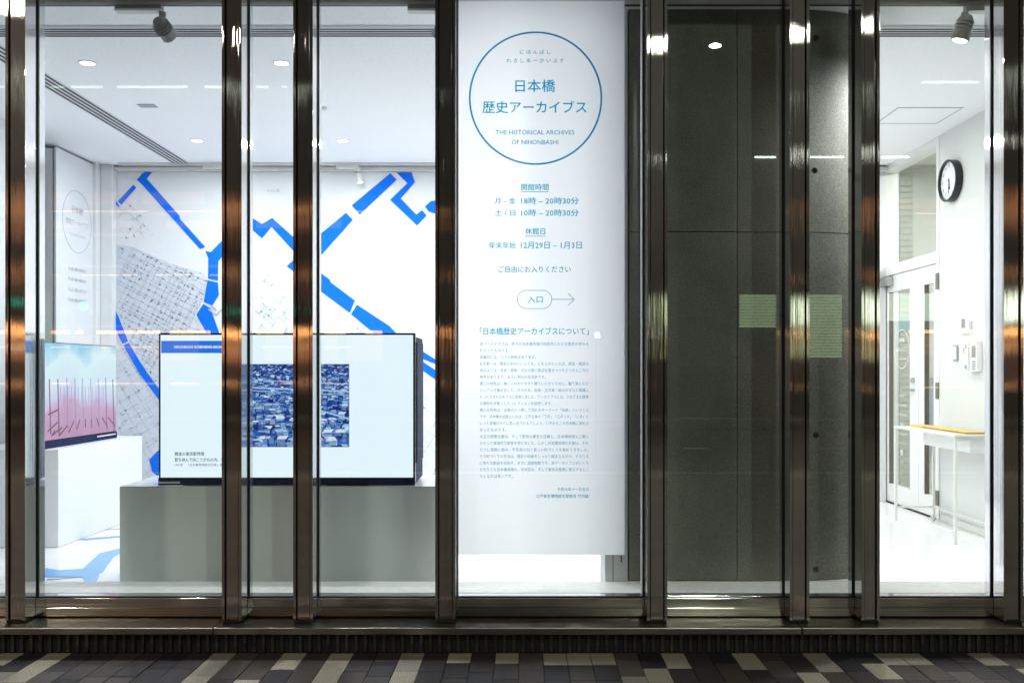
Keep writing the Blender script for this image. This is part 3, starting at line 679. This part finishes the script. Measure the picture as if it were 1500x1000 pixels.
# ------------------------------------------------------------------ ceiling fittings
d1 = thing('slot_diffuser', (0, Y(262), CEIL), 'air slot diffuser crossing the whole ceiling near the glass', 'air diffuser')
def cy_of(py): return F*1.91/(HY-py)
MB().box(-3.9, XR-.01, cy_of(53.5), cy_of(37), CEIL-.004, CEIL-.0005).build('frame', M['white'], d1)
for py in (42.3, 45.6, 48.9, 52.1):
    MB().box(-3.89, XR-.02, cy_of(py+.95), cy_of(py-.95), CEIL-.0055, CEIL-.0042).build('slot', M['slotdark'], d1)
MB().box(-3.89, XR-.02, cy_of(39.2), cy_of(38.4), CEIL-.0055, CEIL-.0042).build('slot', M['corrgrey'], d1)
d2 = thing('slot_diffuser', (-3.13, 7, CEIL), 'air slot diffuser running towards the back wall beside the left wall', 'air diffuser')
MB().box(-3.215, -3.055, cy_of(57), cy_of(239), CEIL-.004, CEIL-.0005).build('frame', M['white'], d2)
for i in range(4):
    x = -3.200+i*.0385
    MB().box(x-.002, x+.017, cy_of(57)+.02, cy_of(239)-.02, CEIL-.0055, CEIL-.0042).build('slot', M['slotdark'], d2)
hb = thing('ceiling_hatch', (2.93, 7.1, CEIL), 'flush square access hatch in the ceiling above the clock', 'hatch')
hx0, hx1, hy0, hy1 = 2.70, 3.17, F/203, F/190.6
fr = MB()
for b in ((hx0,hx1,hy0,hy0+.012),(hx0,hx1,hy1-.012,hy1),(hx0,hx0+.006,hy0+.013,hy1-.013),(hx1-.006,hx1,hy0+.013,hy1-.013)): fr.box(*b, CEIL-.003, CEIL-.0005)
fr.build('frame', M['corrgrey'], hb); MB().box(hx0+.008, hx1-.008, hy0+.014, hy1-.014, CEIL-.002, CEIL-.0006).build('hatch_panel', M['ceil'], hb)
tag(box('ceiling_slot', M['corrgrey'], (X(204,204), X(229,204), F/205.5, F/203, CEIL-.004, CEIL-.0005)), 'short grey slot in the ceiling left of centre between the lamps', 'ceiling slot')
tag(MB().tube((X(475,203), F/203, CEIL), (X(475,203), F/203, CEIL-.02), .018).build('sprinkler_head', M['trackwhite']), 'small white sprinkler head on the ceiling above the big screen', 'sprinkler')
M['lamp'] = emis('downlight_glow', (1,.98,.95), 9); M['lampring'] = mat('downlight_rim', (.8,.8,.8), .4)
names = {(-2.7,0):'front row leftmost ceiling downlight near the glass', (-1.5,0):'front row ceiling downlight seen second from the left', (-2.7,1):'back row leftmost ceiling downlight above the map', (-1.5,1):'back row ceiling downlight above the big screen'}
def downlight(x, y, lab, power, z=CEIL):
    t = thing('downlight', (x, y, z), lab, 'ceiling lamp', 'recessed ceiling downlights')
    MB().ring((x, y, z-.0006), (0,0,-1), .043, .052, .004, 32).build('rim', M['lampring'], t)
    MB().tube((x, y, z-.0008), (x, y, z-.003), .042, n=24).build('lens', M['lamp'], t)
    l = bpy.data.lights.new('downlight_lamp', 'AREA'); l.shape = 'DISK'; l.size = .09; l.energy = power; l.color = (.93,.97,1.0) if x < .5 else (1,.99,.96)
    lo = bpy.data.objects.new('downlight_lamp', l); lo.location = (x, y, z-.03); col.objects.link(lo); lo.parent = t; lo.matrix_parent_inverse = Matrix.Translation(-t.location)
PW = 21.5
for r_, yy in ((0, F/237), (1, F/177.5)):
    for x in (-2.7, -1.5, -.3, .9, 2.1):
        downlight(x, yy, names.get((x, r_)) or 'ceiling downlight hidden behind the %s, %s row' % ({-.3:'banner left part',.9:'banner right part',2.1:'concrete wall'}[x], 'back' if r_ else 'front'), PW)
# track lighting
def spotlamp(name, loc, target, power, size=R(50), blend=.8, color=(1,1,1), parent=None, rad=.03):
    l = bpy.data.lights.new(name, 'SPOT'); l.energy = power; l.spot_size = size; l.spot_blend = blend; l.color = color; l.shadow_soft_size = rad
    o = bpy.data.objects.new(name, l); col.objects.link(o); o.location = loc
    o.rotation_euler = (Vector(target)-Vector(loc)).to_track_quat('-Z', 'Y').to_euler()
    if parent: o.parent = parent; o.matrix_parent_inverse = Matrix.Translation(-parent.location)
YT = F/284
trk = thing('lighting_track', (0, YT, CEIL), 'thin lighting track along the ceiling just behind the glass', 'lighting track')
MB().box(-3.6, XR-.05, YT-.017, YT+.017, CEIL-.02, CEIL-.0005).build('rail', M['trackwhite'], trk)
MB().box(-3.6, XR-.05, YT-.012, YT+.012, CEIL-.021, CEIL-.0203).build('slot', M['slotdark'], trk)
def track_spot(x, y, aim, lab, body, adapter_len=.24, side=-1, power=60, size=.055, z=CEIL-.022, lamp_r=R(46)):
    t = thing('track_spotlight', (x, y, z), lab, 'spotlight')
    a0, a1 = sorted((x, x+side*adapter_len))
    MB().box(a0, a1, y-.02, y+.02, z-.022, z-.0005).build('adapter', body, t, .002)
    MB().box(a0, a1, y-.026, y+.026, z-.034, z-.0225).build('adapter_lip', M['trackwhite'], t, .002)
    MB().tube((x, y, z-.034), (x, y, z-.055), .018).build('swivel', body, t, smooth=True)
    MB().tube((x, y, z-.055), (x-.008*side, y, z-.09), .006).build('stem', body, t, smooth=True)
    c0 = Vector((x-.008*side, y, z-.12)); d = (Vector(aim)-c0).normalized()
    h = MB(); h.tube(c0-d*size*1.05, c0-d*size*.7, size*.42, size*.62, 28); h.tube(c0-d*size*.7, c0+d*size*.9, size*.62, size*.70, 28)
    h.build('lamp_head', body, t, smooth=True)
    for k in range(3):
        MB().ring(c0-d*size*(.55-.28*k), d, size*.6, size*.74, .003, 28).build('cooling_fin', body, t)
    MB().tube(c0+d*size*.905, c0+d*size*.93, size*.55, n=24).build('lens', M['lamp'], t)
    spotlamp('spot_lamp', c0+d*size*1.05, aim, power, lamp_r, .9, (.97,.98,1), t)
track_spot(X(238,284), YT, (-1.0, YB, 1.4), 'grey track spotlight hanging at the top left in front of the ceiling slots', M['trackgrey'], power=70, size=.06)
track_spot(X(640,284)+.02, YT, (-2.3, YB, 1.9), 'track spotlight with a grey adapter beside the top of the banner', M['trackgrey'], power=55, adapter_len=.17)
track_spot(X(1413,284), YT, (1.72, 5.25, .75), 'white ribbed track spotlight hanging at the top right', M['trackwhite'], side=1, power=150, size=.065, lamp_r=R(150))
YT2 = F/160.5
trk2 = thing('lighting_track', (0, YT2, CEIL), 'lighting track along the top of the map wall', 'lighting track')
MB().box(-3.7, 1.4, YT2-.017, YT2+.017, CEIL-.025, CEIL-.0005).build('rail', M['trackwhite'], trk2)
track_spot(X(525,160.5), YT2, (-1.2, YB-.02, 1.5), 'small white spotlight at the top of the map above the big screen', M['trackwhite'], power=26, adapter_len=.2, size=.045)
track_spot(X(330,160.5), YT2, (-2.7, YB-.02, 1.5), 'small white spotlight at the top of the map behind the second steel mullion', M['trackwhite'], power=26, adapter_len=.2, size=.045)

# ------------------------------------------------------------------ right wall: door, clock, devices
def RY(px): return F*XR/(px-CX)
def RZ(px, py): return CZ+(HY-py)*XR/(px-CX)
dr = thing('double_door', (XR, 7.9, 0), 'white glazed double door with a tall transom window in the right wall', 'door')
yj0, yj1 = YD0, YD1
dt = 2.085; tr0, tr1 = 2.185, 3.055
def dbox(name, m, ya, yb_, za, zb, x0=XR+.02, x1=XR+.07, parent=dr, bevel=.002): return MB().box(x0, x1, ya, yb_, za, zb).build(name, m, parent, bevel)
fr = MB(); fr.box(XR-.004, XR+.12, yj0+.001, yj0+.05, .001, CEIL-.002); fr.box(XR-.004, XR+.12, yj1-.06, yj1-.001, .001, CEIL-.002)
fr.box(XR-.004, XR+.12, yj0+.051, yj1-.061, dt+.004, tr0); fr.box(XR-.004, XR+.12, yj0+.051, yj1-.061, tr1, CEIL-.002)
fr.build('door_frame', M['doorwhite'], dr, .002)
MB().box(XR+.05, XR+.058, yj0+.045, yj1-.055, tr0-.005, tr1+.005).build('transom_pane', M['glass'], dr)
ysplit = RY(1343.5)
for ya, yb_, ga, gb, nm in ((yj0+.054, ysplit-.003, RY(1366), RY(1352), 'small'), (ysplit+.003, yj1-.064, RY(1331), RY(1300.5), 'main')):
    lf = MB(); z0_, z1_ = .175, 1.936
    lf.box(XR+.01, XR+.055, ya, ga, .012, dt); lf.box(XR+.01, XR+.055, gb, yb_, .012, dt)
    lf.box(XR+.0102, XR+.0548, ga, gb, .012, z0_); lf.box(XR+.0102, XR+.0548, ga, gb, z1_, dt)
    L_ = lf.build('door_leaf', M['doorwhite'], dr)
    MB().box(XR+.030, XR+.036, ga-.004, gb+.004, z0_-.004, z1_+.004).build('door_pane', M['glass'], L_)
    b_ = MB(); e_ = .007
    b_.box(XR+.012, XR+.05, ga-.0, ga+e_, z0_, z1_); b_.box(XR+.012, XR+.05, gb-e_, gb, z0_, z1_)
    b_.build('glazing_bead', M['brown'], L_)
    if nm == 'main':
        MB().tube((XR+.01, RY(1337), 1.13), (XR-.012, RY(1337), 1.13), .022).build('lock', M['chrome'], L_, smooth=True)
        hd = MB(); hd.tube((XR+.01, RY(1337.5), 1.045), (XR-.05, RY(1337.5), 1.045), .011); hd.box(XR-.056, XR-.044, RY(1337.5)-.01, RY(1331), 1.038, 1.052)
        hd.build('handle', M['chrome'], L_, .002)
        gy = (ga+gb)/2
        MB().ring((XR+.026, gy-.02, RZ(1317.5,511)), (-1,0,0), .168, .175, .001, 64).build('ring_decal', M['vinyl'], L_)
        for k, (t_, w_) in enumerate((('日本橋', .11), ('歴史アーカイブス', .27), ('THE HISTORICAL ARCHIVES', .2))):
            text(t_, M['vinyl'], 0, 0, None, 1, L_, width=w_, bold=.02, rot=(Vector((0,-1,0)), Vector((0,0,1))), origin=Vector((XR+.0255, gy-.02, RZ(1317.5,511)+.08-k*.085)), name='lettering_decal')
        for k, (t_, w_) in enumerate((('開館時間', .10), ('月–金 18時–20時30分', .24), ('土/日 10時–20時30分', .24), ('休館日', .08), ('年末年始 12月29日–1月3日', .26), ('ご自由にお入りください', .24), ('開', .05), ('入口', .06))):
            text(t_, M['vinyl'], 0, 0, None, 1, L_, width=w_, bold=.01, rot=(Vector((0,-1,0)), Vector((0,0,1))), origin=Vector((XR+.0255, gy-.02, .99-k*.085)), name='lettering_decal')
dc = MB(); dc.box(XR-.055, XR+.008, RY(1307), RY(1298), 1.99, 2.07); dc.box(XR-.03, XR-.02, RY(1307), RY(1296), 2.075, 2.085)
dc.build('door_closer', M['chrome'], dr, .004)
for za, zb in ((RZ(1373,424), RZ(1373,400)), (RZ(1373,584), RZ(1373,560)), (.12, .24)):
    MB().box(XR-.012, XR-.0045, RY(1376.5)+.004, RY(1372), za, zb).build('hinge', M['brown'], dr, .002)
MB().box(XR-.004, XR+.1, yj0+.05, yj1-.06, .001, .008).build('threshold', M['rubber'], dr)
# clock
cc = Vector((XR, RY(1397), RZ(1397, 265)))
ck = thing('wall_clock', cc, 'round white wall clock with a black rim high on the right wall', 'clock')
MB().ring(cc, (-1,0,0), .148, .163, .055, 64).build('rim', M['black'], ck, smooth=False)
MB().tube(cc+Vector((-.002,0,0)), cc+Vector((-.035,0,0)), .149, n=64).build('dial', M['vinyl'], ck)
for k in range(12):
    t = R(30*k); r_ = .118; p = cc+Vector((-.0355, -math.sin(t)*r_, math.cos(t)*r_))
    text(str(k or 12), M['black'], 0, 0, .022, 1, ck, rot=(Vector((0,-1,0)), Vector((0,0,1))), origin=p, name='numeral')
for k in range(60):
    t = R(6*k); a = cc+Vector((-.0355, -math.sin(t)*.140, math.cos(t)*.140)); b = cc+Vector((-.0355, -math.sin(t)*.145, math.cos(t)*.145))
    if k % 5 == 0: MB().tube(a, b, .0018, n=6).build('minute_mark', M['black'], ck)
for ang, L_, w_ in ((172, .068, .0045), (186, .098, .003)):
    t = R(ang); a = cc+Vector((-.038, math.sin(t)*.018, -math.cos(t)*.018)); b = cc+Vector((-.038, -math.sin(t)*L_, math.cos(t)*L_))
    MB().tube(a, b, w_, n=8).build('hand', M['black'], ck)
MB().tube(cc+Vector((-.036,0,0)), cc+Vector((-.044,0,0)), .007, n=16).build('hub', M['black'], ck)
# thermostat, switch, card reader, intercom
def wdev(name, a, b, ya_px, yb_px, dep, m, lab, cat):
    pxm = (a+b)/2; z0_, z1_ = RZ(pxm, yb_px), RZ(pxm, ya_px)
    t = thing(name, (XR, RY(pxm), z0_), lab, cat)
    MB().box(XR-dep, XR, RY(b), RY(a), z0_, z1_).build('case', m, t, .004)
    return t, RY(b), RY(a), z0_, z1_
t, ya, yb_, za, zb = wdev('thermostat', 1410, 1424, 463, 486, .028, M['vinyl'], 'white thermostat with a small grey display on the right wall', 'thermostat')
MB().box(XR-.0295, XR-.0282, ya+(yb_-ya)*.35, ya+(yb_-ya)*.72, za+.03, zb-.02).build('display', M['lcd'], t)
t, ya, yb_, za, zb = wdev('light_switch', 1398, 1404.5, 505, 529, .012, M['corrgrey'], 'slim light switch in a grey frame left of the intercom', 'switch')
MB().box(XR-.0165, XR-.0122, ya+.012, yb_-.012, za+.015, zb-.015).build('rocker', M['vinyl'], t, .002)
t, ya, yb_, za, zb = wdev('wall_plate', 1413, 1421, 507, 530, .012, M['vinyl'], 'white wall plate with a dark sensor between switch and intercom', 'wall plate')
MB().box(XR-.014, XR-.0122, ya+.01, yb_-.008, zb-.055, zb-.012).build('sensor', M['corrgrey'], t)
t, ya, yb_, za, zb = wdev('intercom', 1424, 1439, 500, 544, .045, M['vinyl'], 'white intercom with a handset and keypad on the right wall', 'intercom')
MB().box(XR-.062, XR-.0455, yb_-.055, yb_-.006, za+.01, zb-.01).build('handset', M['vinyl'], t, .006)
MB().box(XR-.0475, XR-.0455, ya+.01, ya+.07, zb-.12, zb-.03).build('display', M['lcd'], t)
for i in range(3):
    for j in range(4):
        MB().box(XR-.0475, XR-.0455, ya+.012+i*.019, ya+.025+i*.019, za+.012+j*.018, za+.024+j*.018).build('key', M['corrgrey'], t)
MB().box(XR-.0645, XR-.0622, yb_-.046, yb_-.016, za+.02, za+.05).build('mouthpiece', M['corrgrey'], t)
MB().box(XR-.0645, XR-.0622, yb_-.046, yb_-.016, zb-.05, zb-.02).build('earpiece', M['corrgrey'], t)
# console table
TBZ = .765; ta0, ta1 = F/210, F/181
tb = thing('console_table', (3.17, (ta0+ta1)/2, 0), 'narrow white metal table along the right wall beside the door', 'table')
tx0, tx1 = 2.995, 3.335
MB().box(tx0, tx1, ta0-.015, ta1+.015, TBZ-.016, TBZ).build('table_top', M['ivory'], tb, .002)
for x in (tx0+.012, tx1-.022):
    for y in (ta0, ta1):
        MB().box(x-.010, x+.010, y-.010, y+.010, .001, TBZ-.017).build('leg', M['ivory'], tb, .002)
for y in (ta1,): MB().box(tx0+.024, tx1-.034, y-.007, y+.007, .105, .12).build('rail', M['ivory'], tb)
MB().box(tx1-.029, tx1-.015, ta0+.012, ta1-.012, .105, .12).build('rail', M['ivory'], tb)
MB().box(tx0+.02, tx1-.03, ta0+.011, ta0+.025, TBZ-.045, TBZ-.018).build('apron', M['ivory'], tb)
MB().box(tx0+.13, tx1-.03, ta0+.03, ta1-.25, TBZ-.13, TBZ-.018).build('drawer', M['doorwhite'], tb, .002)
# booklets on it
bk = thing('booklet_stack', (3.1, 7.0, TBZ), 'row of yellow booklets lying on the white table', 'booklets')
for k in range(4):
    MB().box(3.10+.003*k, 3.24, ta0+.05+.25*k, ta0+.285+.25*k, TBZ+.0005, TBZ+.012).build('booklet', M['amber2'] if k < 3 else M['amber'], bk, .001)
    MB().box(3.10+.003*k, 3.24, ta0+.052+.25*k, ta0+.283+.25*k, TBZ+.0125, TBZ+.0142).build('cover', M['amber'], bk)
cord = MB(); pts = [(3.3, ta1-.03, .10), (3.29, ta1-.04, .05), (3.26, ta1-.05, .03), (3.27, ta1-.06, .012), (3.2, ta1-.2, .004), (3.22, ta1-.5, .004), (3.3, ta0+.1, .004)]
for a, b in zip(pts, pts[1:]): cord.tube(a, b, .004, n=8)
tag(cord.build('power_cord', M['vinyl']), 'thin white cord dropping to the floor behind the table leg', 'cord')

# corridor beyond the door
cr = tag(box('corridor_floor', M['floor'], (XR+.001, 6.4, YF+.3, 11.3, -.1, -.003)), None, None, None, 'structure')
tag(box('corridor_ceiling', M['corr'], (XR+.17, 6.4, YF+.3, 11.3, 3.30, 3.4)), None, None, None, 'structure')
YE = 9.9
ce = tag(box('corridor_wall', M['corr'], (XR+.17, 6.4, YE, YE+.2, 0, 3.3)), 'beige corridor wall seen through the door glass', None, None, 'structure')
tag(box('corridor_side_wall', M['corr'], (6.2, 6.4, YF+.3, YE, 0, 3.3)), None, None, None, 'structure')
tag(box('corridor_front_wall', M['corr'], (XR+.17, 6.2, YF+.3, YF+.4, 0, 3.3)), None, None, None, 'structure')
se = F/YE
tc_ = thing('tiled_column', (X(1325,se), YE, 0), 'beige ribbed tile strip on the corridor wall seen through the glass', 'tiled pillar')
xa, xb = X(1316,se), X(1336,se); k = 0; z = .02
while z < 3.2:
    zz = z + .062
    MB().box(xa, xb, YE-.03, YE-.001, z, zz-.006).build('tile', M['tile'], tc_, .003); z = zz; k += 1
sg = tag(box('corridor_sign', M['corrsign'], (X(1354,se-3), X(1372,se-3), F/(se-3)-.28, F/(se-3)-.26, Z(472,se), Z(459,se))), 'bright blue sign behind the narrow door pane', 'sign')
sg2 = tag(box('corridor_sign', M['corrteal'], (X(1300,se), X(1333,se), YE-.06, YE-.045, Z(484,se), Z(469,se))), 'pale teal sign behind the wide door pane', 'sign')
pn = tag(box('corridor_board', M['corrgrey'], (X(1350,se), X(1372,se), YE-.05, YE-.03, Z(668,se), Z(553,se))), 'grey blue board behind the narrow door pane', 'board')
downlight(4.3, 8.2, 'corridor ceiling lamp beyond the door', 60, 3.30)
downlight(4.6, 6.3, 'corridor ceiling lamp out of sight near the street', 30, 3.30)

# ------------------------------------------------------------------ the street behind the viewer (seen only as reflections)
def build_street():
    M['fac'] = mat('far_facade', (.06,.05,.045), .7, noise=.3, nscale=1.5)
    M['warm'] = emis('warm_shop_light', (1,.50,.16), 9); M['warm4'] = emis('warm_glint_strip', (1,.52,.2), 3.5); M['warm2'] = emis('warm_window_and_rail_glow', (1,.42,.17), .7); M['warm3'] = emis('dim_brown_window', (.7,.34,.2), .16)
    M['cool'] = emis('cool_tube', (.85,1,.92), 13); M['blind'] = emis('lit_blind', (.72,.95,.52), 2.1); M['sig'] = emis('green_signal', (.0,1,.62), 14); M['cool2'] = emis('cool_window_and_glint', (.75,.95,.8), 5)
    fb = thing('opposite_building', (0, -16, 0), 'dark office building across the street with lit windows', 'building')
    MB().box(-30, 30, -18, -16, GZ, 15).build('wall', M['fac'], fb)
    SV = F/(Y(S_GL)*2+16)
    def rx(px): return (px-CX)/SV
    def rz(py): return CZ+(HY-py)/SV
    def lit(px0, px1, py0, py1, m, name='window_and_glint_strip'):
        MB().box(rx(px0), rx(px1), -15.98, -15.93, rz(py1), rz(py0)).build(name, m, fb)
    # lit window with blinds: one glowing slat after another
    for (a, b, c0, c1) in ((1083,1146,432,478), (1150,1232,432,520)):
        y = c0
        while y < c1:
            lit(a, b, y, y+3.3, M['blind'], 'blind_slat'); y += 4.4
    for a, b in ((1105,1139),(1141,1182),(1186,1236),(1292,1330)): lit(a, b, 229.5, 232, M['cool'], 'ceiling_tube')
    for a, b, c0, c1, m in ((-500,560,484,489,M['warm']), (1330,2100,483,488,M['warm']), (-300,300,476,480,M['warm2']), (-500,560,491,528,M['warm2']), (1340,2000,491,520,M['warm2']), (-500,620,530,578,M['warm3']), (1300,2000,522,570,M['warm3']),
                            (-300,420,127,129.5,M['cool2']), (1350,1900,120,122.5,M['cool2']), (-400,560,309,311,M['warm4']), (1340,1900,312,314,M['warm4']), (-300,500,402,404,M['warm4']), (-500,520,507,509.5,M['warm4']), (1360,1900,398,400,M['warm4']), (1350,1800,506,508,M['warm4']), (-200,500,560,563,M['warm4']), (1350,1700,566,568.5,M['warm4']),  # invented thin glow strips, added to put broken highlights in the steel
                            (-400,300,282,300,M['warm2']), (-100,450,312,316,M['warm2']), (1300,1900,290,306,M['warm2']), (-300,500,324,334,M['warm2']), (1350,1900,322,330,M['warm2']), (-200,200,342,346,M['warm2']), (-100,420,388,392,M['warm2']), (-100,420,400,440,M['warm3']), (1300,1800,430,470,M['cool2'])):
        x = a
        while x < b:
            w_ = random.uniform(40, 110); lit(x, min(x+w_, b), c0, c1, m, 'shop_light' if m is M['warm'] else 'window_and_glint_strip'); x += w_ + random.uniform(8, 40)
    # street lamps
    def lamp(x, y, z, power, colr, lab, r=.16):
        t = thing('street_lamp', (x-1.1, y-1.5, GZ), lab, 'street lamp', 'street lamps along the kerb')
        MB().tube((x-1.1, y-1.5, GZ), (x-1.1, y-1.5, z+.1), .08, .05).build('pole', M['trackgrey'], t)
        MB().tube((x-1.1, y-1.5, z+.1), (x, y, z+.12), .035).build('arm', M['trackgrey'], t)
        MB().tube((x, y, z+.06), (x, y, z+.18), r+.04).build('lamp_head', M['trackgrey'], t)
        l = bpy.data.lights.new('street_lamp_light', 'AREA'); l.shape = 'DISK'; l.size = r*2; l.energy = power; l.color = colr
        o = bpy.data.objects.new('street_lamp_light', l); o.location = (x, y, z); col.objects.link(o); o.parent = t; o.matrix_parent_inverse = Matrix.Translation(-t.location)
    def virt(px, py, V): s = F/V; return (px-CX)/s, Y(S_GL)*2-V, CZ+(HY-py)/s
    x, y, z = virt(1048, 67, 15.0); lamp(x, y, z, 300, (.88,1,.86), 'tall cool white street lamp right of the viewer', .085)
    lamp(-7.5, -4.5, 6.5, 330, (1,.93,.80), 'unseen warm white street lamp added left of the viewer', .34)  # unseen second lamp, strengthened to light the pavement more evenly
    x, y, z = virt(122, 448, 22)
    ts = thing('traffic_signal', (x, y, GZ), 'traffic signal showing green at the crossing', 'traffic signal')
    MB().tube((x-.3, y-.1, GZ), (x-.3, y-.1, z+.5), .06).build('pole', M['trackgrey'], ts)
    MB().box(x-.5, x+.5, y-.12, y, z-.18, z+.18).build('housing', M['trackgrey'], ts)
    MB().tube((x, y, z), (x, y+.02, z), .10).build('lens', M['sig'], ts)
    for k, (px, py, V) in enumerate(((875,490,14),(655,312,30),(60,510,14))):
        x, y, z = virt(px, py, V); t = thing('globe_lamp', (x, y, GZ), 'low globe lamp %s of the viewer' % ('ahead','right','left')[k], 'lamp post', 'globe lamps on the pavement')
        MB().tube((x, y, GZ), (x, y, z-.06), .03).build('post', M['trackgrey'], t)
        MB().tube((x, y, z-.05), (x, y, z+.03), .035).build('globe', M['cool'], t)
    # guard rail with an added glowing strip for a low highlight in the steel
    for i in range(9):
        x = -6.8 + i*1.7
        t = thing('guard_rail', (x, -2.6, GZ), 'steel kerb guard rail section with an added glowing strip, %s' % ('farthest left of all', 'second from the left end', 'third from the left end', 'left of the middle', 'at the middle', 'right of the middle', 'third from the right end', 'second from the right end', 'farthest right of all')[i], 'guard rail', 'guard rails along the kerb')
        for q in (0, 1.4): MB().tube((x+q, -2.6, GZ), (x+q, -2.6, .62), .03).build('post', M['trackgrey'], t)
        MB().tube((x, -2.6, .60), (x+1.4, -2.6, .60), .025).build('bar', M['trackgrey'], t)
        MB().box(x+.3, x+.62, -2.575, -2.565, .24, .252).build('added_glow_strip', M['warm2'], t)
build_street()
